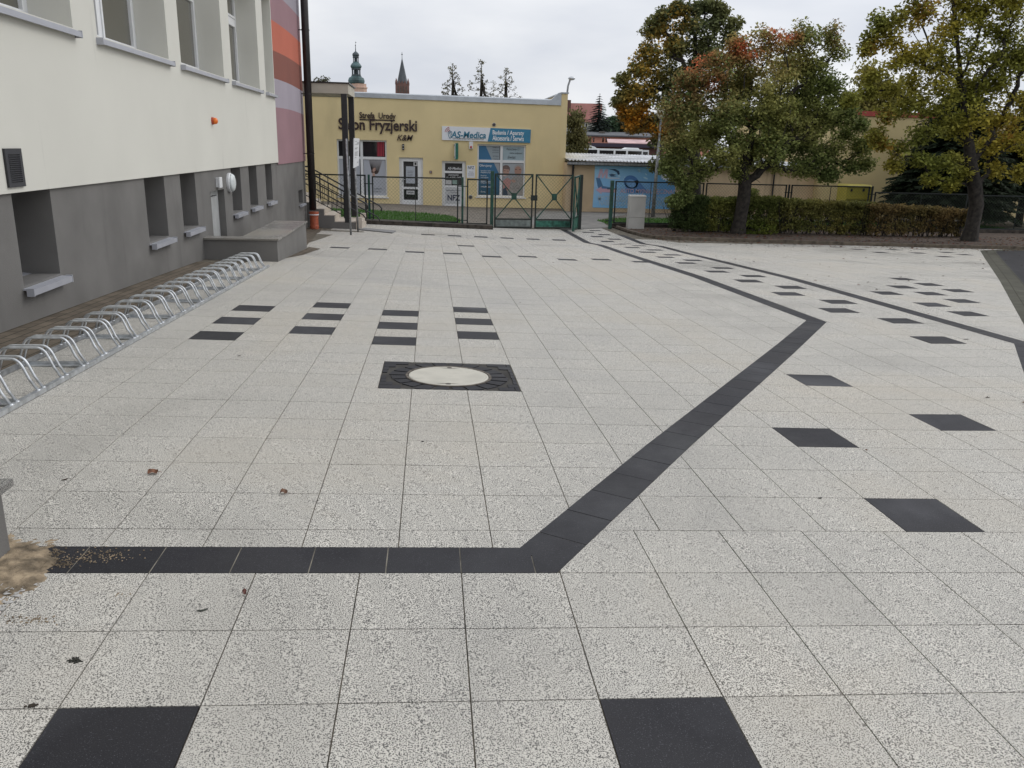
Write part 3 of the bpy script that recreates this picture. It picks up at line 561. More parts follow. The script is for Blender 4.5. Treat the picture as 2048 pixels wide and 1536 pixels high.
# ------------------------------------------------------------------ entrance: canopy, stairs, railings
SY0,SY1=25.9,27.35
cn=thing('entrance_canopy',(-2.9,26.4,1.4),'flat beige entrance canopy on dark square posts above the stairs','canopy')
mb=MB(); mb.box(-6.5,-2.41,25.9,28.0,1.385,1.66); mb.build('fascia',plain('beige_fascia',(.47,.44,.37),.8,var=.05,scale=2),cn)
mb=MB(); mb.hexa([(-6.5,25.86,1.663),(-2.37,25.86,1.663),(-2.37,28.05,1.663),(-6.5,28.05,1.663)],[(-6.5,25.86,1.70),(-2.37,25.86,1.70),(-2.37,28.05,1.70),(-6.5,28.05,1.70)]); mb.build('roof_sheet',M['brown_metal'],cn)
for x,y in ((-2.545,25.98),(-2.49,27.6)):
    mb=MB(); mb.box(x-.085,x+.085,y-.085,y+.085,-2.36 if y<26.5 else -2.3,1.384); mb.build('post',M['black_metal'],cn,bevel=.006)
st=thing('entrance_stairs',(-2.6,26.6,-2.5),'entrance stairs with beige tiled steps and grey side wall','stairs')
zb=gf(-2.3,26)
steps=[(-2.13,-2.30,-2.20+.0),(-2.30,-2.62,-2.20)]
# profile: (x_right, top z)
tops=[(-2.14,-2.37),(-2.49,-2.37)]
prof=[(-2.14,-2.195),(-2.62,-2.195)]
lv=[(-2.14,-2.345),(-2.94,-2.155),(-3.25,-1.965),(-3.57,-1.775),(-3.89,-1.585)]
lv=[(-2.13,-2.33),(-2.94,-2.14),(-3.25,-1.95),(-3.57,-1.76),(-3.89,-1.57),(-4.21,-1.38)]
mb=MB()
for k,(x,z) in enumerate(lv):
    xn=lv[k+1][0] if k+1<len(lv) else -6.5
    mb.box(xn,x,SY0,SY1+.3,-2.9,z-.02)
mb.build('side_wall',M['grey_render'],st)
for k,(x,z) in enumerate(lv):
    xn=lv[k+1][0] if k+1<len(lv) else -6.5; prev=-2.6 if k==0 else lv[k-1][1]
    mb=MB(); mb.box(xn+.0,x+.015,SY0+.02,SY1+.28,z-.0185,z); mb.box(x+.0005,x+.016,SY0+.02,SY1+.28,prev+.001,z-.019); mb.build('step',M['tile'],st)
for y_ in (SY0-.02,SY1+.1):
    mb=MB(); mb.box(-2.29,-2.115,y_,y_+.24,zb-.05,-2.195); mb.build('newel_block',M['tile'],st,bevel=.004)
def railing(name,y,dx,label):
    r_=thing(name,(-2.6,y,-2.3),label,'railing','stair railings')
    # slope: passes through (x,z)
    sl=-.53; 
    def ln(z0): return lambda x: z0+sl*(x+2.58)
    A=ln(-1.46); mb=MB()
    mb.tube([(-6.3,y,A(-3.9)),(-3.9,y,A(-3.9)),(-2.0+dx,y,A(-2.0+dx)),(-1.93+dx,y,A(-1.93+dx)-.05),(-1.93+dx,y,A(-1.93+dx)-.14)],.024,8); mb.build('handrail',M['black_metal'],r_,smooth=True)
    B=ln(-1.85); mb=MB(); mb.tube([(-6.3,y-.05,B(-3.9)),(-3.9,y-.05,B(-3.9)),(-2.08+dx,y-.05,B(-2.08+dx)),(-2.0+dx,y-.05,B(-2.0+dx)-.06),(-2.0+dx,y-.05,B(-2.0+dx)-.14)],.02,8); mb.build('lower_handrail',M['black_metal'],r_,smooth=True)
    C=ln(-1.62); D=ln(-2.20); mb=MB()
    for f_ in (C,D): mb.bar((-3.9,y+.02,f_(-3.9)),(-2.62,y+.02,f_(-2.62)),.025)
    mb.build('frame',M['black_metal'],r_)
    for x in (-3.55,-2.64,-2.25+dx*.5):
        mb=MB(); zt=A(x)-.0; bot=np.interp(x,[-3.58,-3.57,-3.26,-3.25,-2.95,-2.94,-2.1],[-1.57,-1.76,-1.76,-1.95,-1.95,-2.14,-2.33])-.03; mb.bar((x,y+.01,bot),(x,y+.01,zt-.05),.04); mb.build('post',M['black_metal'],r_)
    for k in range(9):
        x=-3.82+k*.135; mb=MB(); mb.bar((x,y+.02,D(x)),(x,y+.02,C(x)),.014); mb.build('baluster',M['black_metal'],r_)
    return r_
railing('stair_railing',SY0+.1,0,'near black stair railing beside the orange drain pipe')
railing('stair_railing',SY1+.2,.33,'far black stair railing in front of the salon window')
mat_=MB(); q=[G(715,460),G(785,467),G(792,463),G(723,457)]; mat_.hexa([(a,b,c-.02) for a,b,c in q],[(a,b,c+.03) for a,b,c in q]); tag(mat_.build('entrance_grating',plain('grey_boot_grating',(.20,.20,.20),.8,var=.1,scale=30)),'flat grey boot-scraper grating at the foot of the stairs','grating')
# ------------------------------------------------------------------ notice on two posts
nb=thing('notice_board',(-2.16,23.8,-2.45),'narrow white notice board on two grey posts seen almost edge-on','notice board')
a=G(702,470); b=G(716,463)
mb=MB(); mb.tube([a,(a[0]-.05,a[1],.1)],.028,8); mb.build('post',M['galv_dark'],nb,smooth=True)
mb=MB(); mb.tube([b,(b[0]-.05,b[1],.1)],.028,8); mb.build('post',M['galv_dark'],nb,smooth=True)
t0=PY(706.5,276,a[1]-.05); t1=PY(717,277,b[1]+.02); b0=PY(705.5,336,a[1]-.05); b1=PY(715.5,331,b[1]+.02)
Vv=lambda p:Vector(p)
mb=MB(); dn=Vector((.02,.0,0)); x_=lambda p:(p[0]+.03,p[1],p[2])
TL,TR,BR,BL=[x_(p) for p in (t0,t1,b1,b0)]
mb.add([TL,TR,BR,BL]+[(p[0]-.02,p[1],p[2]) for p in (TL,TR,BR,BL)],[(3,2,1,0),(4,5,6,7),(0,1,5,4),(1,2,6,5),(2,3,7,6),(3,0,4,7)]); mb.build('board',M['white'],nb)
mb=MB()
def bil(u,v_):
    p=Vector(TL).lerp(Vector(TR),u).lerp(Vector(BL).lerp(Vector(BR),u),v_); return (p.x+.004,p.y,p.z)
for v0,u0,u1 in [(.1,.15,.4),(.13,.5,.9),(.17,.5,.9),(.2,.15,.8),(.33,.1,.7),(.36,.1,.5),(.47,.1,.75),(.51,.1,.7),(.55,.1,.6),(.59,.1,.75),(.66,.1,.4),(.84,.6,.85),(.87,.6,.85)]:
    mb.add([bil(u0,v0),bil(u1,v0),bil(u1,v0+.014),bil(u0,v0+.014)],[(3,2,1,0)])
mb.build('print',M['grey_text'],nb)
# ------------------------------------------------------------------ yellow shop building
FY=39.0
yb=thing('shop_building',(.5,FY,-2.7),'low yellow rendered shop building with hairdresser and hearing clinic behind the fence','building')
def fx(px,py,Y=FY): p=PY(px,py,Y); return p[0],p[2]
W1=(fx(673,278)[0],fx(773,281)[0],fx(700,393)[1],fx(700,279)[1]); W2=(fx(955,290)[0],fx(1052,290)[0],fx(1000,394)[1],fx(1000,289)[1])
D1=(fx(798,315)[0],fx(846,315)[0],fx(820,410)[1],fx(820,315)[1]); D2_=(fx(884,322)[0],fx(932,322)[0],fx(905,414)[1],fx(905,322)[1])
mb=MB(); wall_y(mb,FY,-14,6.2,-3.1,2.0,[W1,W2,D1,D2_],.16); 
mb.box(5.93,6.22,FY-.012,FY+10,-3.1,2.38); mb.box(-14,-13.9,FY+.2,FY+10,-3.1,1.9); mb.box(-14,6.2,FY+9.9,FY+10,-3.1,1.9)
mb.build('wall',M['yellow'],yb)
mb=MB(); mb.box(-14,5.9,FY+.1,FY+9.8,1.5,1.6); mb.build('roof',M['roof_felt'],yb)
mb=MB(); mb.hexa([(-14,FY-.05,2.06),(5.92,FY-.05,1.87),(5.92,FY+.3,1.87),(-14,FY+.3,2.06)],[(-14,FY-.04,2.22),(5.92,FY-.04,2.08),(5.92,FY+.4,2.14),(-14,FY+.4,2.28)]); mb.build('roof_flashing',M['flash'],yb)
mb=MB(); mb.box(5.9,6.26,FY-.05,FY+10,2.382,2.44); mb.prism_xz([(5.45,2.08),(5.925,2.08),(5.925,2.42),(5.80,2.41)],FY-.03,FY+.3); mb.build('parapet_cap',M['flash'],yb)
mb=MB(); mb.box(-14,D1[0],FY-.012,FY+.05,-3.1,-2.67); mb.box(D1[1],D2_[0],FY-.012,FY+.05,-3.1,-2.70); mb.box(D2_[1],6.21,FY-.013,FY+.05,-3.1,-2.74); mb.build('plinth',M['plinth'],yb)
def shopwin(Wn,xm,zt,pm,fr=.07):
    x0,x1,z0,z1=Wn; y=FY+.10; w_=MB(); w_.box(x0,x0+fr,y,y+.06,z0,z1); w_.box(x1-fr,x1,y,y+.06,z0,z1); w_.box(x0+fr,x1-fr,y,y+.06,z0,z0+fr); w_.box(x0+fr,x1-fr,y,y+.06,z1-fr,z1)
    w_.box(xm-.06,xm+.06,y-.003,y+.06,z0+fr,z1-fr); w_.box(x0+fr,xm-.06,y-.001,y+.06,zt-.06,zt+.06); w_.box(xm+.06,x1-fr,y-.001,y+.06,zt-.06,zt+.06)
    f_=w_.build('window',M['white_pvc'],yb,bevel=.004); p_=MB(); p_.add([(x0+fr,y+.035,z0+fr),(x1-fr,y+.035,z0+fr),(x1-fr,y+.035,z1-fr),(x0+fr,y+.035,z1-fr)],[(0,1,2,3)]); p_.build('pane',M['pane_dark'],f_)
    s_=MB(); s_.box(x0-.06,x1+.06,FY-.05,FY+.1,z0-.05,z0-.002); s_.build('sill',M['white_pvc'],f_); return f_,y+.03
# coloured film builder: list of polygons (px,py) -> colour
class Film:
    def __init__(s): s.V=[];s.Fc=[];s.C=[]
    def poly(s,pts,col,Y,lay=0):
        k=len(s.V); s.V+=[(*(lambda p:(p[0],Y-lay*.0012,p[1]))(fx(x,y,Y)),) for x,y in pts]; s.Fc.append(tuple(range(k,k+len(pts)))); s.C+=[(*col,1)]*len(pts)
    def grad(s,pts,cols,Y,lay=0):
        k=len(s.V); s.V+=[(*(lambda p:(p[0],Y-lay*.0012,p[1]))(fx(x,y,Y)),) for x,y in pts]; s.Fc.append(tuple(range(k,k+len(pts)))); s.C+=[(*c,1) for c in cols]
    def ell(s,cx,cy,rx,ry,col,Y,lay=0,n=18,rot=0,a0=0,a1=2*math.pi):
        P=[]
        for i in range(n):
            t=a0+(a1-a0)*i/n; u,v_=rx*math.cos(t),ry*math.sin(t); P.append((cx+u*math.cos(rot)-v_*math.sin(rot),cy+u*math.sin(rot)+v_*math.cos(rot)))
        s.poly(P,col,Y,lay)
    def build(s,name,parent,mat=None):
        me=bpy.data.meshes.new(name); L0=WL[parent.name]; me.from_pydata([(a-L0[0],b-L0[1],c-L0[2]) for a,b,c in s.V],[],s.Fc); me.materials.append(mat or M['printed'])
        a=me.color_attributes.new('leafcol','FLOAT_COLOR','POINT'); a.data.foreach_set('color',np.array(s.C,dtype=float).ravel()); o=bpy.data.objects.new(name,me); sc.collection.objects.link(o); o.parent=parent; WL[o.name]=L0; return o
w1,yf=shopwin(W1,fx(723.5,330)[0],fx(724,316)[1],None)
f=Film(); GREY=(.40,.42,.47)
f.poly([(676,317),(720,318.5),(720,391),(677,388)],GREY,yf); f.poly([(727,319),(770,320.5),(773,393),(729,391.5)],GREY,yf)
for x,wd,c in ((757.5,2.2,(.30,.02,.04)),(760,2,(.22,.015,.03)),(762.3,2.2,(.34,.03,.05)),(764.8,1.8,(.18,.012,.025)),(767,2.4,(.32,.03,.05)),(754.8,1.5,(.2,.015,.03))): f.poly([(x-wd/1.6,282.5),(x+wd/1.6,282.5),(x+wd/1.6,312.8),(x-wd/1.6,312.8)],c,yf,1)
# printed hair swirl with a small face
n_=26
for i in range(n_):
    t=i/(n_-1); xa=738+26*t; ya=319.5; xb=743.5+13.5*t**1.3; yb_=346-abs(t-.45)*10+ (4 if t>.6 else 0)
    c=(.20+.16*math.sin(i*2.1)**2,.17+.13*math.sin(i*2.1)**2,.16+.11*math.sin(i*2.1)**2)
    f.grad([(xa-.6,ya+.4*i*(.15)),(xa+.6,ya+.4*i*.15),(xb+.5,yb_),(xb-.5,yb_)],[tuple(.6*GREY[k]+.4*c[k] for k in range(3))]*2+[tuple(.5*x for x in c)]*2,yf,1)
f.ell(747.5,341,4.6,6.5,(.10,.06,.05),yf,2,rot=.5); f.ell(748.5,339.5,2.9,4.3,(.42,.27,.22),yf,3,rot=.4); f.poly([(745,346),(749,345),(751,352),(745,352)],(.42,.28,.23),yf,3)
f.ell(752.5,344.5,4.5,3.8,(.06,.04,.035),yf,2,rot=-.4); f.poly([(749.5,338),(751,337.6),(750.6,340)],(.12,.05,.05),yf,4)
f.build('window_film',w1)
mb=MB(); a_=fx(747,379); b_=fx(761,376); text_mesh(mb,'salon',a_[0]+.02,b_[0]+.05,a_[1],b_[1]+.0,yf-.008,.002,shear=.2); text_mesh(mb,'fryzjerski',fx(748,384)[0],fx(761,384)[0],fx(748,385)[1],fx(748,382)[1],yf-.008,.002); mb.build('window_lettering',M['grey_text'],w1)
w2,yf=shopwin(W2,fx(1003,330)[0],fx(1003,323)[1],None)
f=Film(); BL=(.045,.16,.30); DB=(.015,.07,.12); LG=(.30,.35,.38)
f.poly([(957,291.5),(999,292.5),(999,320),(957,319.5)],LG,yf); f.poly([(957,291.5),(971.5,292),(984,320),(957,319.5)],BL,yf,1)
f.poly([(1006,292.5),(1048,294),(1048,322),(1006,321)],(.33,.42,.46),yf)
f.grad([(957,325.5),(999,326.5),(999,390),(957,388.5)],[BL,BL,DB,DB],yf); f.poly([(988,326),(999,326.5),(999,350),(997,345)],(.33,.34,.36),yf,1)
f.grad([(1006,326.5),(1047,327.5),(1045,391),(1005,390)],[(.36,.39,.42),(.36,.39,.42),(.20,.20,.20),(.22,.22,.22)],yf)
# two smiling elderly people, printed photograph
SK=(.40,.25,.20)
f.ell(1012,338,8.2,8,(.14,.10,.09),yf,1); f.ell(1012.5,343,6.2,9,SK,yf,2); f.poly([(1006,334),(1020,335),(1019,339),(1007,338)],(.16,.11,.10),yf,3); f.ell(1010,351,4,1.6,(.55,.42,.38),yf,4)
f.ell(1037,337,9,8,(.34,.32,.31),yf,1); f.ell(1036,342,7,9.5,(.37,.22,.17),yf,2); f.ell(1033,349,3.5,1.5,(.5,.38,.34),yf,4); f.poly([(1030,338),(1034,338),(1034,339.2),(1030,339.2)],(.05,.04,.04),yf,4); f.poly([(1038,338.5),(1042,339),(1042,340),(1038,339.5)],(.05,.04,.04),yf,4)
f.poly([(1008,341),(1011,341),(1011,342),(1008,342)],(.05,.04,.04),yf,4); f.poly([(1014,341.5),(1017,342),(1017,343),(1014,342.5)],(.05,.04,.04),yf,4)
f.poly([(1006,362),(1014,355),(1022,360),(1018,380),(1006,384)],(.42,.22,.20),yf,3)
f.poly([(1016,366),(1026,354),(1041,352),(1046.5,356),(1045.5,390),(1022,390),(1014,380)],(.30,.28,.26),yf,2)
for i in range(22):
    x,y=random.uniform(1020,1042),random.uniform(358,384); f.ell(x,y,1.6,1.0,random.choice([(.40,.38,.36),(.22,.20,.19)]),yf,4,n=6)
f.ell(1027,362,4.5,2.8,SK,yf,5,rot=.4); f.poly([(1006,378),(1012,374),(1016,391),(1006,390)],(.03,.05,.08),yf,4)
f.build('window_film',w2)
mb=MB()
def tx(s_,xa,ya,xb,yb2,Y,d=.003,**k): a_=fx(xa,yb2,Y); b_=fx(xb,ya,Y); text_mesh(mb,s_,a_[0],b_[0],a_[1],b_[1],Y,d,**k)
for i,s_ in enumerate(['Oferujemy:']): tx(s_,959,329,984,334.5,yf-.008)
for i,s_ in enumerate(['Sprawdzenie słuchu','bezpłatne przymiarki','Regulacje','Serwis aparatów','Baterie i akcesoria','Usługi domowe','wkładki uszne','Dowóz']):
    y=[340.5,344,350,354,361,364.5,372,382][i]; tx('- '+s_,960,y,[981,988,973,977,985,981,984,971][i],y+2.6,yf-.008)
mb.build('window_lettering',M['white_text'],w2)
mb=MB(); tx('świat',1015,311,1031.5,317,yf-.008,shear=.25,bold=.004); tx('Pomożemy Ci',1013,296,1039,301.5,yf-.008,shear=.3); tx('znów usłyszeć',1019,304.5,1045,308.3,yf-.008,shear=.25,bold=.004)
for i,(y,s_) in enumerate([(294,'SIEMENS'),(299,'oticon'),(304,'phonak'),(311,'widex'),(317,'unitron')]): tx(s_,985,y,997.5,y+2,yf-.008,bold=.004)
mb.build('window_lettering',M['grey_text'],w2)
def shopdoor(Wn,pan,name='door'):
    x0,x1,z0,z1=Wn; y=FY+.09; fr=.09; w_=MB(); w_.box(x0,x0+fr,y,y+.07,z0,z1); w_.box(x1-fr,x1,y,y+.07,z0,z1); w_.box(x0+fr,x1-fr,y,y+.07,z1-fr,z1)
    px0,px1,zs=pan; w_.box(x0+fr,px0,y-.02,y+.05,z0,z1-fr); w_.box(px1,x1-fr,y-.02,y+.05,z0,z1-fr); prev=z0
    for (a,b) in zs: w_.box(px0,px1,y-.019,y+.05,prev,a); prev=b
    w_.box(px0,px1,y-.019,y+.05,prev,z1-fr)
    f_=w_.build(name,M['white_pvc'],yb,bevel=.004)
    for (a,b) in zs: p_=MB(); p_.add([(px0,y+.01,a),(px1,y+.01,a),(px1,y+.01,b),(px0,y+.01,b)],[(0,1,2,3)]); p_.build('pane',M['pane_dark'],f_)
    return f_,y
d1,yd=shopdoor(D1,(fx(807,350)[0],fx(835.5,350)[0],[(fx(820,400)[1],fx(820,378.5)[1]),(fx(820,374)[1],fx(820,323)[1])]))
h_=MB(); a_=fx(805,359); h_.box(a_[0]-.01,a_[0]+.03,yd-.05,yd-.02,a_[1]-.1,a_[1]+.1); h_.bar((a_[0],yd-.07,a_[1]),(a_[0]+.13,yd-.07,a_[1]),.02); h_.build('handle',M['galv'],d1)
f=Film(); f.poly([(812,332.5),(830,333),(830,367),(812,366.5)],(.42,.45,.50),yd+.006); f.poly([(827,324),(835,324.3),(835,332),(827,331.7)],(.5,.5,.5),yd+.006); f.poly([(813,381),(829,381.6),(829,389),(813,388.4)],(.55,.56,.57),yd+.006); f.ell(831,327.6,2,2.6,(.02,.02,.02),yd+.006,2); f.build('notices',d1)
mb=MB(); Yt=yd+.003
for i in range(3): tx(['Salon fryzjerski','zapraszamy','wt - sob'][i],815,341+3.4*i,827-i,343.2+3.4*i,Yt,.001)
for i in range(3): tx('kosmetyka twarzy',816,350.5+2.6*i,825,351.9+2.6*i,Yt,.001)
tx('~~~~',815,383,827,387,Yt,.001); mb.build('door_lettering',M['grey_text'],d1)
d2,yd=shopdoor(D2_,(fx(890,350)[0],fx(924.5,350)[0],[(fx(905,371)[1],fx(905,346.5)[1]),(fx(905,342)[1],fx(905,326.5)[1])]))
f=Film(); f.poly([(890.5,374),(922,375),(921,408),(890,407)],(.50,.51,.52),yd-.022); f.build('lower_panel_film',d2)
f=Film(); f.poly([(891,360),(903,360.4),(903,369),(891,368.6)],(.5,.5,.5),yd+.006); f.poly([(905,360),(917,360.5),(917,368.5),(905,368)],(.24,.34,.30),yd+.006); f.build('notices',d2)
mb=MB(); tx('AS-Medica',895,334.5,923,339,yd+.005,.001,shear=.2,bold=.007); tx('Zapraszamy',897,348.5,917,351.5,yd+.005,.001,bold=.004); tx('pn - pt 8:00 - 16:00',893,353.5,922,355.8,yd+.005,.001); mb.build('door_lettering',M['white_text'],d2)
navy=plain('navy_print',(.02,.025,.06),.5); mb=MB(); tx('NFZ',895,390,920,401,yd-.025,.002,bold=.03); mb.build('emblem_letters',navy,d2); mb=MB(); tx('Realizujemy wnioski',893,379.5,921,382.5,yd-.025,.001); tx('w ramach',901,383.5,914,386,yd-.025,.001); mb.build('door_lettering',navy,d2)
# signs of the facade
sg=thing('salon_sign',fx(756,250)[:1]+(FY,)+fx(756,250)[1:],'dark raised letters reading Strefa Urody Salon Fryzjerski K&M above the salon window','sign')
mb=MB(); Y=FY-.03
tx('Strefa  Urody',719,226,791.5,240,Y,.03,bold=.02); mb.build('first_line',M['letter'],sg)
mb=MB(); q0=fx(719,239.2); q1=fx(790,240.8); mb.box(q0[0],q1[0],FY-.03,FY-.005,q1[1]-.03,q1[1]+.02); mb.build('underline',M['letter'],sg)
mb=MB(); tx('Salon Fryzjerski',677.5,240,834,266,Y,.03,bold=.022); mb.build('second_line',M['letter'],sg)
mb=MB(); tx('K&M',794,270,826.5,281,Y,.03,shear=.35,bold=.011); mb.build('third_line',M['letter'],sg)
ms=thing('clinic_sign_board',(2.5,FY,.5),'long white and blue sign board reading AS-Medica Badania Aparaty Akcesoria Serwis','sign')
q=[fx(883.9,252),fx(1061.6,259.0),fx(1060.3,286),fx(883.9,279.8)]; Yb=FY-.06
mb=MB(); mb.prism_xz([q[3],q[2],q[1],q[0]],Yb,FY-.002); mb.build('board',M['white'],ms)
mb=MB(); a_=fx(981,256); b_=fx(975.3,283); mb.prism_xz([(fx(975,283.1)[0],fx(975,283.1)[1]),q[2],q[1],fx(981,255.9)],Yb-.004,Yb-.001); mb.build('blue_field',M['teal'],ms)
mb=MB(); Yt=Yb-.005
def ftx(s_,xa,ya,xb,yb2,drop,**k):   # text with its baseline following the board
    a_=fx(xa,yb2,FY); b_=fx(xb,ya,FY); n0=len(mb.v); text_mesh(mb,s_,a_[0],b_[0],a_[1],b_[1],Yt,.004,**k)
ftx('AS-Medica',901.5,264,972,275.5,0,shear=.18,bold=.025); mb.build('logo_letters',M['teal_text'],ms)
mb=MB(); ftx('CENTRUM APARATÓW SŁUCHOWYCH',905,275.8,967,278.6,0,bold=.004); mb.build('small_letters',M['grey_text'],ms)
mb=MB(); Yt=Yb-.009; ftx('Badania / Aparaty',985,262,1048,271.5,0,bold=.018); ftx('Akcesoria / Serwis',984.5,272.5,1047.5,281,0,bold=.018); mb.build('white_letters',M['white_text'],ms)
mb=MB(); c0=fx(900,266)
def arc(mb,cx,cy,r,a0,a1,wd,Y,n=14,mi=0):
    P=[(cx+r*math.cos(a0+(a1-a0)*i/n),cy+r*math.sin(a0+(a1-a0)*i/n)) for i in range(n+1)]
    mb.tube([(x,Y,z) for x,z in P],wd,5,mi)
for r_ in (.10,.17,.24): arc(mb,c0[0]+.02,c0[1]+.02,r_,R(105),R(175),.012,Yb-.012)
mb.build('sound_waves',M['red'],ms)
mb=MB(); arc(mb,c0[0],c0[1],.085,R(-60),R(210),.012,Yb-.012); mb.tube([(c0[0]-.07,Yb-.012,c0[1]-.05),(c0[0]-.05,Yb-.012,c0[1]-.16),(c0[0]-.01,Yb-.012,c0[1]-.24),(c0[0]+.035,Yb-.012,c0[1]-.2),(c0[0]+.04,Yb-.012,c0[1]-.08)],.012,5); arc(mb,c0[0],c0[1],.035,0,R(300),.01,Yb-.012); mb.build('ear_mark',M['teal_text'],ms)
# small fittings
wl=thing('wall_lamp',(fx(806.5,294)[0],FY,fx(806.5,294)[1]),'small dark rectangular wall lamp above the salon door','lamp')
c=fx(806.5,294); mb=MB(); mb.box(c[0]-.045,c[0]+.045,FY-.09,FY,c[1]-.13,c[1]+.13); mb.build('housing',M['black_metal'],wl,bevel=.006); mb=MB(); mb.box(c[0]-.03,c[0]+.03,FY-.095,FY-.0905,c[1]+.05,c[1]+.07); mb.box(c[0]-.03,c[0]+.03,FY-.095,FY-.0905,c[1]-.08,c[1]-.06); mb.build('lens',M['white'],wl)
cx_=thing('projecting_sign',(fx(911,303)[0],FY,fx(911,303)[1]),'green projecting sign seen edge-on above the clinic door','sign')
c=fx(911.5,302.5); mb=MB(); mb.prism_xz([(c[0]-.03,c[1]-.36),(c[0]+.06,c[1]-.36),(c[0]+.1,c[1]-.3),(c[0]+.1,c[1]+.36),(c[0]-.03,c[1]+.36)],FY-.55,FY-.12); mb.build('panel',plain('green_sign',(.01,.13,.09),.4),cx_)
mb=MB(); mb.box(c[0]-.06,c[0]-.031,FY-.53,FY-.14,c[1]-.33,c[1]+.33); mb.build('side_strip',M['white'],cx_)
for z in (.26,-.26): mb=MB(); mb.box(c[0]-.08,c[0]-.02,FY-.13,FY,c[1]+z-.04,c[1]+z+.04); mb.build('bracket',M['black_metal'],cx_)
ab=thing('alarm_siren',(fx(942,290)[0],FY,fx(942,290)[1]),'small white alarm siren with red lens under the clinic sign','alarm')
c=fx(942,290.5); mb=MB(); mb.prism_xz([(c[0]-.09,c[1]-.16),(c[0]+.09,c[1]-.16),(c[0]+.09,c[1]+.16),(c[0]-.09,c[1]+.16)],FY-.08,FY); mb.build('housing',M['white_pvc'],ab,bevel=.01)
mb=MB(); mb.lathe((c[0],FY-.081,c[1]-.08),[(.055,0),(.05,-.02),(.02,-.03)],14,axis='y'); mb.build('lens',M['red'],ab)
pq=thing('wall_plaque',(fx(942,343)[0],FY,fx(942,343)[1]),'white plaque reading NFZ beside the clinic door','plaque')
q0=fx(933.5,355.5); q1=fx(950,331); mb=MB(); mb.box(q0[0],q1[0],FY-.02,FY-.001,q0[1],q1[1]); mb.build('plate',M['white'],pq)
mb=MB(); tx('NFZ',936,332.5,948.5,338,FY-.021,.002,bold=.011); tx('Partner',938,343,947,344.6,FY-.021,.002)
for i in range(3): tx('aparaty słuchowe',936,346+2.4*i,948,347.6+2.4*i,FY-.021,.002)
mb.build('plate_lettering',plain('navy_letters',(.02,.03,.08),.5),pq)
for (px,py,rr,lb) in ((988,249.5,.085,'round dark vent high on the yellow wall above the sign board'),(941,394,.095,'round dark vent low on the yellow wall under the NFZ plaque')):
    c=fx(px,py); t_=thing('round_vent',(c[0],FY,c[1]),lb,'vent','round wall vents'); mb=MB(); mb.lathe((c[0],FY,c[1]),[(rr,-.0),(rr,-.03),(rr*.8,-.035)],20,axis='y'); mb.build('rim',M['galv_dark'],t_); mb=MB(); mb.lathe((c[0],FY,c[1]),[(rr*.75,-.036),(rr*.6,-.045)],18,axis='y'); mb.build('cowl',plain('brown_cowl',(.06,.05,.045),.5),t_)
c=fx(861.5,344); t_=thing('socket_box',(c[0],FY,c[1]),'tiny red-brown box on the yellow wall between the two doors','box'); mb=MB(); mb.box(c[0]-.055,c[0]+.055,FY-.04,FY,c[1]-.06,c[1]+.06); mb.build('box_body',plain('red_brown_box',(.16,.06,.045),.5),t_,bevel=.006); mb=MB(); mb.box(c[0]-.03,c[0]+.03,FY-.046,FY-.041,c[1]-.035,c[1]+.035); mb.build('flap',M['galv_dark'],t_)
# ------------------------------------------------------------------ car wash shed
CY=38.0
cw=thing('car_wash_shed',(12,CY,-2.8),'long low tan shed with corrugated white roof and blue banner','shed')
mb=MB(); x0,x1=fx(1133,360,CY)[0],17.9; mb.box(x0,x1,CY,CY+6,-3.2,-.62); 
for k in range(6): mb.box(x0+1.0+k*1.95,x0+1.03+k*1.95,CY-.008,CY-.001,-2.9,-.7)
mb.build('wall',M['paint_tan'],cw)
mb=MB(); n=150; xa,xb=6.15,18.1; amp=.03; P=[]
for i in range(n*2+1):
    x=xa+(xb-xa)*i/(n*2); P.append((x,amp*math.cos(i*math.pi*2/4)))
v=[];f_=[]
for (yy,zz_) in ((CY-.25,-.50),(CY+6.3,-.24)):
    for x,a in P: v.append((x,yy,zz_+a-.012*(x-xa)*.3))
m_=len(P); f_=[(i,i+1,m_+i+1,m_+i) for i in range(m_-1)]; mb.add(v,f_); mb.build('corrugated_roof',plain('white_corrugated_sheet',(.55,.57,.60),.45,.1,var=.22,scale=1.1),cw)
mb=MB(); mb.box(xa,xb,CY-.30,CY-.02,-.69,-.585); mb.build('gutter',M['galv_dark'],cw); mb=MB(); mb.box(xa,xb,CY-.0201,CY-.004,-.72,-.55); mb.build('eaves_board',M['plinth'],cw)
mb=MB(); mb.tube([(6.42,CY-.12,-.68),(6.42,CY-.12,-2.85)],.05,8); mb.build('downpipe',M['black_metal'],cw)
mb=MB(); xx=fx(1547,350,CY)[0]; mb.tube([(xx,CY-.1,-.68),(xx,CY-.1,-2.9)],.04,8); mb.build('downpipe',M['black_metal'],cw)
bn=thing('banner',(9.4,CY,-1.6),'large blue car wash banner reading AUTO MYJNIA on the tan shed','banner')
f=Film(); Y=CY-.015; S1=(.15,.40,.66); S2=(.24,.52,.76); S3=(.10,.30,.60)
f.grad([(1190,331),(1350,335.5),(1350,377),(1188,374)],[(.30,.55,.75),S1,S3,(.30,.50,.72)],Y); f.grad([(1188,374),(1350,377),(1351,418.5),(1185,415)],[(.28,.46,.66),S3,S1,(.22,.47,.72)],Y)
f.poly([(1328,334.7),(1350,335.5),(1350,344),(1345,341),(1336,348),(1333,343),(1327,342)],(.50,.42,.50),Y,1)
P=[]; 
for i in range(26): t=2*math.pi*i/26; r_=12 if i%2 else 8; P.append((1333+r_*math.cos(t)*1.1,352+r_*math.sin(t)*.85))
f.poly(P,(.66,.68,.72),Y,2)
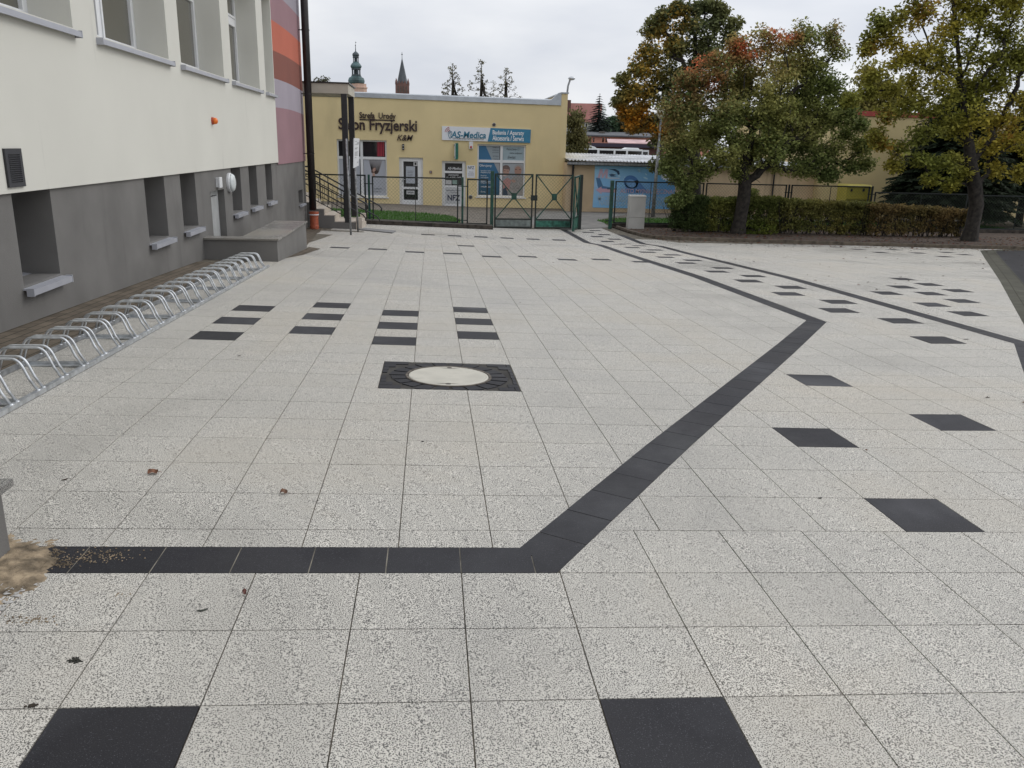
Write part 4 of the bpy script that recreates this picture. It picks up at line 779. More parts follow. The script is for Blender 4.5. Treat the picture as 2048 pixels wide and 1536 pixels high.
# car drawn in blues
f.poly([(1192,356),(1199,354),(1206,372),(1228,376),(1228,386),(1200,384),(1195,372)],(.07,.17,.32),Y,2); f.poly([(1199,356),(1248,360),(1252,372),(1230,377),(1207,371)],(.22,.46,.72),Y,2)
f.ell(1262,364,15,13,(.07,.18,.42),Y,3,n=24,rot=.35); f.poly([(1250,366),(1276,360),(1292,379),(1300,386),(1252,386)],(.09,.22,.48),Y,3); f.ell(1262,367,10,8,(.16,.34,.62),Y,4,n=18,rot=.35)
for i in range(14): x=random.uniform(1215,1325); y=random.uniform(338,372); f.ell(x,y,random.uniform(2,6),random.uniform(1,3),(.36,.58,.78),Y,1,n=8,rot=random.random())
f.poly([(1191.5,379.5),(1203,373),(1203,377),(1233,378),(1233,385),(1203,384.5),(1203,388.5)],(.52,.34,.42),Y,4)
# logo: slanted M and swoosh
f.poly([(1195,356),(1200,338),(1205,338),(1206,349),(1211,338.4),(1216,338.6),(1215,356.6),(1210.5,356.4),(1211.5,346),(1206,356.3),(1203.5,356.3),(1202.5,345.5),(1199.5,356.2)],(.52,.38,.46),Y,5)
f.poly([(1217,338.5),(1230,338),(1238,342),(1239.5,348),(1236,350),(1233,344),(1226,340.5)],(.03,.06,.12),Y,5); f.poly([(1218,349),(1224,347.5),(1233,349.5),(1227,351.5),(1234,353),(1222,353.2)],(.05,.10,.18),Y,5); f.poly([(1215,354.8),(1239,355.6),(1239,357.6),(1213,357)],(.50,.55,.62),Y,4)
f.C=[(*[min(.9,q*1.22) for q in c[:3]],1) for c in f.C]; f.build('printed_sheet',bn)
mb=MB(); YT=CY-.025; a_=0
tx('AUTO MYJNIA RĘCZNA?',1240,379,1349,388.5,YT,.002,bold=.008); mb.build('heading_letters',plain('pink_letters',(.62,.46,.54),.5),bn)
mb=MB(); tx('MYCIE  ODKURZANIE  WOSKOWANIE',1196,394,1350,401.5,YT,.002,bold=.008); tx('NABŁYSZCZANIE  PRANIE TAPICERKI',1198,403.5,1346,410.5,YT,.002,bold=.008); mb.build('service_letters',plain('pale_blue_letters',(.42,.56,.66),.5),bn)
# ------------------------------------------------------------------ far right yellow building
ry=thing('yellow_building',(24,37,-2.8),'large pale yellow building with red roof edge behind the right trees','building')
RY=37.0
mb=MB(); hs=[(fx(1975,415,RY)[0],fx(2010,415,RY)[0],-2.9,fx(1990,405,RY)[1]),(27.6,28.9,-1.9,-.6),(20.4,21.8,-1.9,-.7),(fx(2036,400,RY)[0],fx(2075,400,RY)[0],-1.9,-.9)]
hs=[h for h in hs if h[0]>18]; hs=[hs[0]]
wall_y(mb,RY,17.9,45,-3.2,1.72,hs,.15); mb.add([(17.9,RY,-3.2),(17.9,RY+12,-3.2),(17.9,RY+12,1.72),(17.9,RY,1.72)],[(3,2,1,0)]); mb.build('wall',M['pale_yellow'],ry)
mb=MB(); mb.box(17.8,45,RY-.06,RY+.1,1.72,1.93); mb.box(17.8,17.9,RY+.1,RY+12,1.72,1.93); mb.build('red_roof_edge',plain('red_flashing',(.36,.06,.045),.5,var=.1),ry)
mb=MB(); mb.box(17.9,45,RY+.1,RY+12,1.5,1.71); mb.build('roof',M['roof_felt'],ry)
mb=MB(); mb.box(17.9,45,RY-.012,RY-.002,.72,.75); mb.build('wall_cable',M['plinth'],ry)
for k,(a,b,c,d) in enumerate(hs):
    w_=MB(); w_.box(a,a+.09,RY+.06,RY+.12,c,d); w_.box(b-.09,b,RY+.06,RY+.12,c,d); w_.box(a+.09,b-.09,RY+.06,RY+.12,d-.09,d); w_.box(a+.09,b-.09,RY+.06,RY+.12,c,c+.135)
    f_=w_.build('door' if k==0 else 'window',M['white_pvc'],ry); p_=MB(); p_.add([(a,RY+.1,c),(b,RY+.1,c),(b,RY+.1,d),(a,RY+.1,d)],[(0,1,2,3)]); p_.build('pane',M['pane_dark'],f_)
# street lamps
l1=thing('street_lamp',(6.8,45,-2.8),'grey street lamp with curved neck above the right end of the shop building','street lamp')
b=PY(1134,190,45); t=PY(1136,172,45); u=PY(1139,163,45); h=PY(1142.5,157.5,45)
mb=MB(); mb.tube([(b[0]-.02,45,-2.8),b,t,u,(h[0]-.05,45,h[2]+.02)],.05,8); mb.build('pole',M['galv_dark'],l1,smooth=True)
mb=MB(); mb.lathe((h[0]+.02,45,h[2]),[(.01,-.08),(.12,-.06),(.19,0),(.16,.07),(.06,.11),(.005,.12)],16); mb.build('lamp_head',M['galv'],l1,smooth=True)
l2=thing('street_lamp',(10.3,36,-2.8),'grey post-top lamp with pale globe half hidden by the round tree crown','street lamp')
b=PY(1305,440,35.6); t=PY(1322,238,35.6); mb=MB(); mb.tube([(b[0],35.6,-2.8),((b[0]*.6+t[0]*.4),35.6,-.8),(t[0],35.6,t[2])],[.09,.07,.05],10); mb.build('pole',M['galv_dark'],l2,smooth=True)
mb=MB(); mb.lathe((t[0],35.6,t[2]),[(.06,0),(.13,.05),(.20,.17),(.21,.3),(.16,.42),(.06,.48),(.005,.49)],18); mb.build('globe',plain('opal_globe',(.68,.68,.55),.3),l2,smooth=True)
# ------------------------------------------------------------------ background houses
def bx(px,py,Y): p=PY(px,py,Y); return p[0],p[2]
ph=thing('pink_building',(20,160,-2.7),'low pink building with grey roof and narrow windows behind the white bus','building')
Y=160.; xl=bx(1150,280,Y)[0]; xr=bx(1420,280,Y)[0]; ze=bx(1200,273,Y)[1]; zr=bx(1200,263,Y)[1]
wn=[]
for a,b in ((1154,1157),(1172.5,1176),(1180,1182.5),(1186,1189),(1204.5,1208),(1211,1214),(1217,1220)): wn.append((bx(a,280,Y)[0],bx(b,280,Y)[0],bx(1200,284.5,Y)[1],bx(1200,275.5,Y)[1]))
mb=MB(); wall_y(mb,Y,xl,xr,-2.9,ze,wn,.25); mb.build('wall',plain('pink_render',(.52,.24,.18),.9,var=.08,scale=.6),ph)
for k,(a,b,c,d) in enumerate(wn):
    p_=MB(); p_.box(a,b,Y+.2,Y+.3,c,d); w_=p_.build('window',M['pane_dark'] if k not in (0,2) else M['pane_room'],ph)
mb=MB(); mb.hexa([(xl-1.5,Y-.5,ze),(xr,Y-.5,ze),(xr,Y+9,zr-.2),(xl-1.5,Y+9,zr-.2)],[(xl-1.5,Y-.5,ze+.25),(xr,Y-.5,ze+.25),(xr,Y+9,zr+.15),(xl-1.5,Y+9,zr+.15)]); rf=mb.build('roof',M['roof_felt'],ph)
for px in (1203,1256): a=bx(px,265,Y+5); mb=MB(); mb.box(a[0]-.5,a[0]+.5+(.6 if px>1250 else 0),Y+4,Y+5,zr-.5,zr+.15); mb.build('roof_vent',M['plinth'],rf)
an=thing('pink_roofed_annex',(25,150,-2.7),'brown annex with faded pink sloping roof in front of the pink building','shed')
Y=150.; mb=MB(); a=bx(1216,285,Y); b=bx(1330,289,Y); c=bx(1222,277,Y); mb.hexa([(a[0],Y,a[1]-.1),(b[0],Y,a[1]-.1),(b[0],Y+6,c[1]-.1),(a[0]+1,Y+6,c[1]-.1)],[(a[0],Y,a[1]),(b[0],Y,a[1]),(b[0],Y+6,c[1]),(a[0]+1,Y+6,c[1])]); mb.build('roof',plain('faded_pink_sheet',(.50,.33,.33),.6,var=.12,scale=.5),an)
mb=MB(); mb.box(bx(1152,290,Y)[0],b[0],Y+.4,Y+5,-2.9,a[1]-.12); mb.build('wall',plain('dark_red_brown_wall',(.09,.04,.035),.9,var=.2),an); mb=MB(); mb.box(bx(1151,290,Y)[0],b[0],Y-.2,Y+.3,a[1]-.75,a[1]-.12); mb.build('fascia',plain('dark_violet_fascia',(.035,.025,.05),.6),an)
rh=thing('red_roofed_house',(14,210,-2.7),'old house with big red tiled roof and white gable beyond the spruce','house')
Y=205.; a=bx(1128,204,Y); b=bx(1215,205,Y); e0=bx(1128,243,Y); e1=bx(1205,243,Y); g1=bx(1212,238,Y)
mb=MB(); mb.add([(a[0]-8,Y+6,a[1]),(b[0],Y+6,b[1]),(g1[0]-1.2,Y,e0[1]),(e0[0]-8,Y,e0[1]),(a[0]-8,Y+12,e0[1]),(b[0],Y+12,e0[1])],[(3,2,1,0),(0,1,5,4)]); r_=mb.build('roof',plain('red_roof_tiles',(.24,.10,.085),.85,var=.1,scale=.4),rh)
mb=MB(); q=bx(1142,203,Y); mb.box(q[0]-.5,q[0]+.5,Y+3,Y+4,q[1]-2,q[1]+.5); mb.build('chimney',plain('dark_brick',(.12,.06,.05),.9),r_)
mb=MB(); mb.box(e0[0]-8,g1[0]-1.2,Y+.5,Y+11.5,-3,e0[1]); mb.build('wall',plain('old_white_render',(.45,.44,.41),.9,var=.1),rh)
mb=MB(); mb.add([(b[0]+.01,Y+6,b[1]),(b[0]+1.0,Y+6,b[1]-.8),(g1[0]-.2,Y,e0[1]-.5),(g1[0]-1.2,Y,e0[1]),(g1[0]-.2,Y,-3),(b[0]+1,Y+8,-3)],[(3,2,1,0),(2,4,5,1)]); mb.build('gable',plain('white_gable',(.55,.57,.56),.8),rh)
for px in (1162,1173): q=bx(px,250,Y); mb=MB(); mb.box(q[0]-.35,q[0]+.35,Y+.35,Y+.49,q[1]-.6,q[1]+.5); w_=mb.build('window',M['white_pvc'],rh); mb=MB(); mb.box(q[0]-.2,q[0]+.2,Y+.3,Y+.349,q[1]-.45,q[1]+.35); mb.build('pane',M['pane_dark'],w_)
# bus
Y=110.; bs=thing('bus',(14,Y,-2.7),'white coach with dark windows showing above the corrugated roof','bus')
a=bx(1150,305,Y); f1=bx(1196,300,Y); e=bx(1285,302,Y); zt=bx(1220,297.5,Y)[1]; zh=bx(1175,292,Y)[1]; zw=bx(1220,301,Y)[1]
mb=MB(); P=[(a[0],-2.3),(f1[0]+.15,-2.3),(f1[0]+.1,zt)]
mb.prism_xz([(a[0],-2.3),(f1[0],-2.3),(f1[0],bx(1190,299,Y)[1]),(f1[0]-.4,zh-.1),(f1[0]-1.2,zh+.12),(a[0]+1.0,zh+.02),(a[0]+.25,zh-.45),(a[0],zh-1.1)],Y-.1,Y+2.4)
mb.box(f1[0]+.002,e[0],Y,Y+2.5,-2.3,zt); mb.prism_xz([(bx(1250,297,Y)[0],zt+.002),(bx(1285,297,Y)[0]-.3,zt+.002),(bx(1278,297,Y)[0],zt+.18),(bx(1256,297,Y)[0],zt+.2)],Y+.3,Y+2.2)
mb.build('body',plain('white_bus_paint',(.72,.74,.76),.25,var=.01),bs,bevel=.03)
def buswin(x0,x1,y,z0,z1): mb=MB(); mb.box(x0,x1,y-.03,y-.002,z0,z1); mb.build('window',M['pane_dark'],bs)
buswin(a[0]+.28,f1[0]-.12,Y-.1,-.6,bx(1170,299,Y)[1])
for p,q in ((1199,1227),(1231,1252),(1256,1285)):
    x_0,x_1=bx(p,305,Y)[0],min(bx(q,305,Y)[0],e[0]-.1); buswin(x_0,x_1,Y,-.75,zw)
bh=MB(); bh.box(e[0]+.003,e[0]+.9,Y+.1,Y+2.4,-2.3,zt-.05); bh.build('rear_section',plain('white_rear_paint',(.65,.67,.7),.3),bs); buswin(e[0]+.1,e[0]+.75,Y+.1,-.7,zw-.05)
for xw in (a[0]+1.6,e[0]-1.2): mb=MB(); mb.lathe((xw,Y-.12,-2.25),[(.48,0),(.48,.25)],20,axis='y'); mb.build('wheel',M['plinth'],bs)
# towers
tw=thing('baroque_tower',(-35,300,-2.7),'church tower with green copper onion domes above the entrance canopy','tower')
Y=300.; k=Y/F; cxp=713.; 
def tz(py,px=713): return bx(px,py,Y)[1]
X0=bx(712.5,150,Y)[0]; cop=plain('green_copper',(.055,.10,.105),.6,var=.25,scale=.5); dkc=plain('dark_copper',(.05,.065,.075),.6,var=.2,scale=.5); pnk=plain('pale_pink_render',(.55,.38,.30),.9,var=.06)
mb=MB(); c=(X0+.6,Y,0); H=lambda px_:px_*k
mb.lathe(c,[(H(15.5),-3),(H(15.5),tz(177)),(H(16.8),tz(176.5)),(H(16.8),tz(174)),(H(14.8),tz(173.5)),(H(14.8),tz(168)),(H(15.2),tz(167.5))],8); mb.build('shaft',pnk,tw)
c=(X0,Y,0)
mb=MB(); mb.lathe(c,[(H(13.2),tz(168)),(H(14.8),tz(165)),(H(15.2),tz(161)),(H(13.6),tz(156)),(H(9.5),tz(153.5)),(H(9.5),tz(152))],16); mb.build('lower_dome',cop,tw)
mb=MB(); mb.lathe(c,[(H(4),tz(152)),(H(4),tz(138))],8)
for i in range(8):
    t=R(22.5+45*i); mb.box(c[0]+H(7.2)*math.cos(t)-H(1),c[0]+H(7.2)*math.cos(t)+H(1),c[1]+H(7.2)*math.sin(t)-H(1),c[1]+H(7.2)*math.sin(t)+H(1),tz(152),tz(139))
mb.lathe(c,[(H(8.4),tz(139.5)),(H(8.8),tz(138)),(H(8.4),tz(137))],16); mb.lathe(c,[(H(8.4),tz(152.5)),(H(8.4),tz(149))],16); mb.build('lower_lantern',dkc,tw)
mb=MB(); mb.lathe(c,[(H(8),tz(137.5)),(H(10),tz(134.5)),(H(10.2),tz(132)),(H(8),tz(128)),(H(5.4),tz(125)),(H(5.4),tz(123.5))],16); mb.build('middle_dome',cop,tw)
mb=MB(); mb.lathe(c,[(H(1.6),tz(124)),(H(1.6),tz(114))],8)
for i in range(8):
    t=R(22.5+45*i); mb.box(c[0]+H(4.6)*math.cos(t)-H(.6),c[0]+H(4.6)*math.cos(t)+H(.6),c[1]+H(4.6)*math.sin(t)-H(.6),c[1]+H(4.6)*math.sin(t)+H(.6),tz(124),tz(115))
mb.lathe(c,[(H(5.6),tz(116)),(H(5.8),tz(114)),(H(5.4),tz(113))],16); mb.build('upper_lantern',dkc,tw)
mb=MB(); mb.lathe(c,[(H(5),tz(113.3)),(H(6.3),tz(110.5)),(H(5.8),tz(107.5)),(H(3),tz(104.5)),(H(.9),tz(102.5)),(H(.45),tz(92)),(H(1),tz(91.5)),(H(.8),tz(90)),(H(.2),tz(89)),(H(.15),tz(82))],16); mb.build('cupola',dkc,tw)
mb=MB(); mb.box(c[0]-H(.2),c[0]+H(1.6),Y-.1,Y+.1,tz(86),tz(84.3)); mb.build('weather_vane',dkc,tw)
sp=thing('church_spire',(-12,330,-2.7),'red brick church tower with tall slender grey spire','tower')
Y=330.; k=Y/F; X0=bx(804.5,150,Y)[0]; tz=lambda py:bx(804,py,Y)[1]; H=lambda p:p*k
brk=plain('red_brown_brick',(.17,.095,.082),.9,var=.15,scale=.5); sl=plain('grey_slate',(.075,.085,.095),.7,var=.15,scale=.4)
mb=MB(); mb.box(X0-H(12.5),X0+H(12.5),Y-H(12.5),Y+H(12.5),-3,tz(168)); mb.build('shaft',brk,sp)
for dx in (-7.5,-2.5,2.5,7.5): mb=MB(); mb.box(X0+H(dx-.9),X0+H(dx+.9),Y-H(12.5)-.08,Y-H(12.5)-.01,tz(186),tz(173)); mb.build('louvre_opening',M['plinth'],sp)
mb=MB(); mb.lathe((X0,Y,0),[(H(10.5),tz(168)),(H(9),tz(162)),(H(.5),tz(117)),(H(.35),tz(104))],8); mb.build('spire',sl,sp)
mb=MB(); mb.box(X0-H(1.5),X0+H(1.5),Y-.1,Y+.1,tz(109.5),tz(108)); mb.build('cross',sl,sp)
for dx,dy in ((-11,-11),(11,-11),(-11,11),(11,11)): mb=MB(); mb.lathe((X0+H(dx),Y+H(dy),0),[(H(2),tz(170)),(H(2),tz(165)),(H(.2),tz(157))],6); mb.build('pinnacle',brk,sp)
for dx in (-5,0,5): mb=MB(); mb.prism_xz([(X0+H(dx-2.4),tz(168)),(X0+H(dx+2.4),tz(168)),(X0+H(dx),tz(161.5))],Y-H(12),Y-H(10)); mb.build('gablet',brk,sp)
# ------------------------------------------------------------------ fences and gates
def mesh_wires(mb,x0,x1,z0,z1,y,pitch=.085,r=.0019,frame=None):
    W_,H_=x1-x0,z1-z0
    for sgn in (1,-1):
        k=-H_
        while k<W_:
            a=max(0,k); b=min(W_,k+H_)
            if b>a:
                xa,xb=x0+a,x0+b
                za,zb=(z0+(a-k),z0+(b-k)) if sgn>0 else (z1-(a-k),z1-(b-k))
                P=(xa,y,za);Q=(xb,y,zb)
                if frame: P=frame(*P);Q=frame(*Q)
                mb.bar(P,Q,r*2)
            k+=pitch*math.sqrt(2)
def lineframe(A,B,zt=None):
    """map (u along A->B, offset, z) to world; z stays"""
    A=Vector(A);B=Vector(B); d=(B-A); Lh=d.length; d=d/Lh; n=Vector((-d.y,d.x)); return (lambda u,o,z:(A.x+d.x*u+n.x*o,A.y+d.y*u+n.y*o,z)),Lh
def fence_panel(par,A,B,zb,zt,mid=1):
    fr,Lh=lineframe(A,B); mb=MB(); w_=.045
    def br(u0,z0,u1,z1,ww=w_): mb.bar(fr(u0,0,z0),fr(u1,0,z1),ww)
    br(0,zt,Lh,zt); br(0,zb,Lh,zb); br(w_/2,zb,w_/2,zt); br(Lh-w_/2,zb,Lh-w_/2,zt); t=mb.build('panel',M['fence_metal'],par)
    for k in range(mid): u=Lh*(k+1)/(mid+1); mb=MB(); mb.bar(fr(u,0,zb),fr(u,0,zt),.022); mb.build('middle_bar',M['fence_metal'],t)
    mb=MB(); mesh_wires(mb,.03,Lh-.03,zb+.02,zt-.02,0,frame=fr); mb.build('wire_mesh',M['wire'],t); return t
def fence_post(par,x,y,z0,z1,mat='green_metal',w_=.07):
    mb=MB(); mb.box(x-w_/2,x+w_/2,y-w_/2,y+w_/2,z0,z1); t=mb.build('post',M[mat],par,bevel=.004)
    for zl in (z0+.35,z1-.3):
        for s_ in (-1,1): mb=MB(); mb.bar((x+s_*w_/2,y,zl),(x+s_*(w_/2+.12),y,zl),.03); mb.build('lug',M['fence_metal'],t)
    return t
FZ=28.5
xz=lambda px,py,Y=FZ: PY(px,py,Y)
# left fence
lf=thing('fence',(-1,FZ,-2.6),'left wire mesh fence on a mossy concrete base in front of the shop doors','fence')
mb=MB(); xa,xb=-6.0,2.1
for i in range(8):
    a=xa+(xb-xa)*i/8; b=xa+(xb-xa)*(i+1)/8-.01
    mb.hexa([(a,FZ-.48,gf(a,FZ)-.1),(b,FZ-.48,gf(b,FZ)-.1),(b,FZ+.15,gf(b,FZ)-.1),(a,FZ+.15,gf(a,FZ)-.1)],[(a,FZ-.48,gf(a,FZ)+.135),(b,FZ-.48,gf(b,FZ)+.135),(b,FZ+.15,gf(b,FZ)+.135),(a,FZ+.15,gf(a,FZ)+.135)])
mb.build('base',M['dark_concrete'],lf,bevel=.01)
fence_panel(lf,(-5.9,FZ),(-2.16,FZ),-2.47,-1.03,2)
fence_panel(lf,(-1.96,FZ),(.93,FZ),-2.52,-1.07,1)
fence_panel(lf,(1.22,FZ),(1.93,FZ),-2.56,-1.09,0)
fence_post(lf,-2.06,FZ,-2.75,-1.0); fence_post(lf,1.07,FZ,-2.8,-1.02)
vg_=thing('vehicle_gate',(3.6,29,-2.75),'closed double vehicle gate with crossed braces and peeling bottom sheets','gate')
for (x,y,zt,mt,w_) in ((2.08,FZ+.05,-.80,'green_metal',.11),(5.29,29.4,-.88,'fence_metal',.12)): mb=MB(); mb.box(x-w_/2,x+w_/2,y-w_/2,y+w_/2,-2.85,zt); mb.build('gate_post',M[mt],vg_,bevel=.005)
def gate_leaf(A,B,zb,zt,label,rust=0):
    fr,Lh=lineframe(A,B); zs=zb+.30
    mb=MB(); w_=.05
    for (u0,z0,u1,z1) in ((0,zt,Lh,zt),(0,zb+.02,Lh,zb+.02),(0,zs,Lh,zs),(.025,zb,.025,zt),(Lh-.025,zb,Lh-.025,zt)): mb.bar(fr(u0,0,z0),fr(u1,0,z1),w_)
    t=mb.build('leaf',M['fence_metal'],vg_); t['label']=label
    mb=MB(); mb.bar(fr(.03,-.03,zs),fr(Lh-.03,-.03,zt),.035); mb.bar(fr(.03,-.032,zt),fr(Lh-.03,-.032,zs),.034); mb.build('cross_brace',M['green_metal'],t)
    mb=MB(); c=fr(Lh/2,-.06,(zs+zt)/2); mb.box(c[0]-.09,c[0]+.09,c[1]-.01,c[1]+.01,c[2]-.09,c[2]+.135); mb.build('brace_plate',M['green_metal'],t)
    mb=MB(); q=[fr(.04,-.012,0),fr(Lh-.04,-.012,0)]; mb.add([(q[0][0],q[0][1],zb+.05),(q[1][0],q[1][1],zb+.05),(q[1][0],q[1][1],zs-.03),(q[0][0],q[0][1],zs-.03)],[(0,1,2,3)]); mb.build('bottom_sheet',M['green_sheet'] if rust else M['peeling'],t)
    mb=MB(); mesh_wires(mb,.04,Lh-.04,zs+.02,zt-.02,.01,frame=fr); mb.build('wire_mesh',M['wire'],t); return t
g1=gate_leaf((2.2,29.0),(3.55,29.1),-2.73,-.91,'left leaf of the vehicle gate with peeling grey bottom sheet')
g2=gate_leaf((3.63,29.1),(4.98,29.2),-2.74,-.91,'right leaf of the vehicle gate with faded green bottom sheet',1)
mb=MB(); mb.box(3.47,3.70,29.0,29.04,-1.78,-1.60); mb.bar((3.38,28.99,-1.69),(3.50,28.99,-1.69),.025); mb.build('lock',M['fence_metal'],g1)
pg=thing('pedestrian_gate',(4.95,28.6,-2.7),'narrow green gate leaf swung open and seen almost edge-on','gate')
fr,Lh=lineframe((5.22,29.35),(4.83,28.05)); mb=MB()
for (u0,z0,u1,z1) in ((0,-.93,Lh,-.93),(0,-2.7,Lh,-2.7),(0,-2.3,Lh,-2.3),(.025,-2.72,.025,-.91),(Lh-.025,-2.72,Lh-.025,-.91)): mb.bar(fr(u0,0,z0),fr(u1,0,z1),.055)
mb.build('frame',M['green_metal'],pg); mb=MB(); mb.bar(fr(.03,0,-2.3),fr(Lh-.03,0,-.95),.035); mb.bar(fr(.03,.03,-.95),fr(Lh-.03,.03,-2.3),.034); mb.build('cross_brace',M['green_metal'],pg)
mb=MB(); q=[fr(.03,0,0),fr(Lh-.03,0,0)]; mb.add([(q[0][0],q[0][1],-2.68),(q[1][0],q[1][1],-2.68),(q[1][0],q[1][1],-2.33),(q[0][0],q[0][1],-2.33)],[(0,1,2,3)]); mb.build('bottom_sheet',M['green_sheet'],pg)
rfe=thing('fence',(15,30.5,-2.8),'long right wire mesh fence running behind the hedge and the round tree','fence')
fence_post(rfe,6.52,29.9,-2.85,-1.07,'green_metal',.12)
RFY=30.5
def rx(px,Y=RFY): return PY(px,400,Y)[0]
pans=[(1229,1371,-1.13,1,'wire mesh fence panel behind the grey cabinet'),(1410,1571,-1.13,1,'wire mesh fence panel behind the big round tree'),(1580,1737,-1.13,1,'wire mesh fence panel in front of the yellow container'),(1748,1935,-1.33,1,'lower wire mesh fence panel in front of the dark spruce'),(1945,2130,-1.36,1,'lower wire mesh fence panel right of the maple trunk')]
for a,b,zt,md,lb in pans: fence_panel(rfe,(rx(a),RFY),(rx(b),RFY),-2.62,zt,md)
fence_panel(rfe,(rx(1375),RFY),(rx(1406),RFY),-2.62,-1.13,0)
for px in (1575.5,1742,1940): fence_post(rfe,rx(px),RFY,-2.85,-1.1 if px<1800 else -1.3,'fence_metal',.06)
mb=MB(); mb.box(6.6,27,RFY-.12,RFY+.08,-2.95,-2.64); mb.build('base',M['dark_concrete'],rfe)
# cabinet
cb=thing('utility_cabinet',(7.4,29.6,-2.8),'light grey utility cabinet standing at the start of the kerb','cabinet')
a=PY(1256,458,29.6); b=PY(1288,458,29.6); zt=PY(1272,391,29.6)[2]; zk=PY(1272,435,29.6)[2]
mb=MB(); mb.box(a[0],b[0],29.6,29.95,-2.85,zk-.006); mb.build('base',M['cabinet'],cb,bevel=.006)
mb=MB(); mb.box(a[0]+.015,b[0]-.0,29.59,29.95,zk,zt-.05); mb.build('door',M['cabinet'],cb,bevel=.008)
mb=MB(); mb.hexa([(a[0],29.57,zt-.048),(b[0]+.02,29.57,zt-.048),(b[0]+.02,29.98,zt-.048),(a[0],29.98,zt-.048)],[(a[0]+.03,29.6,zt+.01),(b[0]-.01,29.6,zt+.01),(b[0]-.01,29.95,zt+.01),(a[0]+.03,29.95,zt+.01)]); mb.build('lid',M['cabinet'],cb,bevel=.008)
# yellow container
yc=thing('recycling_container',(18,35.3,-2.8),'bright yellow recycling container behind the fence','container')
a=PY(1688,425,35.3); b=PY(1737,425,35.3); zt=PY(1700,371.5,35.3)[2]
YM=plain('yellow_plastic',(.36,.31,.045),.5,var=.05); mb=MB(); mb.box(a[0],b[0],35.3,36.2,-2.6,zt-.04); mb.build('body',YM,yc,bevel=.02)
mb=MB(); mb.hexa([(a[0]-.03,35.25,zt-.038),(b[0]+.03,35.25,zt-.038),(b[0]+.03,36.25,zt-.038),(a[0]-.03,36.25,zt-.038)],[(a[0]+.02,35.33,zt+.05),(b[0]-.02,35.33,zt+.05),(b[0]-.02,36.2,zt+.05),(a[0]+.02,36.2,zt+.05)]); mb.build('lid',YM,yc,bevel=.01)
zr_=PY(1700,397,35.3)[2]; mb=MB(); mb.box(a[0]-.02,b[0]+.02,35.24,35.298,zr_-.03,zr_+.03); mb.build('rim',YM,yc)
for px in (1703,1727): q=PY(px,380,35.3); mb=MB(); mb.box(q[0]-.04,q[0]+.04,35.27,35.298,q[2]-.06,q[2]+.06); mb.build('handle',M['black_metal'],yc)
# ------------------------------------------------------------------ bicycle rack
rk=thing('bicycle_rack',(-2.75,8.5,-1.7),'long galvanised steel bicycle rack with rows of bent tube hoops along the paver strip','bicycle rack')
ya,yb_=3.6,13.15; segs=np.arange(ya,yb_,.5).tolist()+[yb_]
fx_,rx_=-2.535,-2.985
def rail(x,name,mat,w_=.034,h=.030,lift=.004):
    mb=MB()
    for a,b in zip(segs,segs[1:]):
        mb.hexa([(x-w_/2,a,gf(x,a)+lift),(x+w_/2,a,gf(x,a)+lift),(x+w_/2,b,gf(x,b)+lift),(x-w_/2,b,gf(x,b)+lift)],[(x-w_/2,a,gf(x,a)+lift+h),(x+w_/2,a,gf(x,a)+lift+h),(x+w_/2,b,gf(x,b)+lift+h),(x-w_/2,b,gf(x,b)+lift+h)])
    return mb.build(name,mat,rk)
rail(fx_,'front_rail',M['galv']); rail(rx_,'rear_rail',M['galv_dark'])
y=4.02
while y<13.1:
    mb=MB(); z=gf(-2.75,y); mb.box(rx_+.018,fx_-.018,y-.022,y+.022,z+.005,z+.012); mb.box(rx_+.018,fx_-.018,y+.0221,y+.027,z+.005,z+.035); mb.build('crossbar',M['galv'],rk); y+=1.065
y=3.93; hz=.285; first=None
def hoop(y):
    mb=MB(); z=gf(-2.75,y); zf=gf(fx_,y)+.03; zr=gf(rx_,y)+.03
    P=[(fx_,y,zf),(-2.580,y,z+.10)]
    for t in np.linspace(.1,1,6):
        a=(1-t)**2; b_=2*t*(1-t); c_=t*t; P.append((-2.604*a-2.630*b_-2.675*c_,y,(z+.165)*a+(z+.236)*b_+(z+.236)*c_))
    for t in np.linspace(0,1,6):
        a=(1-t)**2; b_=2*t*(1-t); c_=t*t; P.append((-2.862*a-2.912*b_-2.938*c_,y,(z+.236)*a+(z+.236)*b_+(z+.165)*c_))
    P.append((rx_,y,zr)); mb.tube(P,.0092,8); mb.lathe((fx_,y,zf-.002),[(.020,0),(.012,.012)],8); mb.lathe((rx_,y,zr-.002),[(.020,0),(.012,.012)],8)
    return mb.build('hoop',M['galv'],rk,smooth=True)
while y<13.0:
    hoop(y); hoop(y+.075); y+=.3545
# ------------------------------------------------------------------ manhole with sett surround
mh=thing('manhole_cover',(.14,6.15,-1.72),'round concrete manhole lid set in a square of dark setts','manhole')
cx0,cx1,cy0,cy1=man; cxm,cym=.135,6.15; Z=lambda x,y:gf(x,y)
mb=MB(); RI=.335; RO=.47
def pol(poly,z=.001,h=.02):
    if len(poly)>2 and area(poly)>.0002: mb.prism_xy(poly,0,1) if False else mb.hexa if False else None
    if len(poly)<3 or area(poly)<.0002: return
    n=len(poly); v=[(x,y,Z(x,y)-h) for x,y in poly]+[(x,y,Z(x,y)+z) for x,y in poly]
    mb.add(v,[tuple(range(n,2*n))]+[(i,(i+1)%n,(i+1)%n+n,i+n) for i in range(n)])
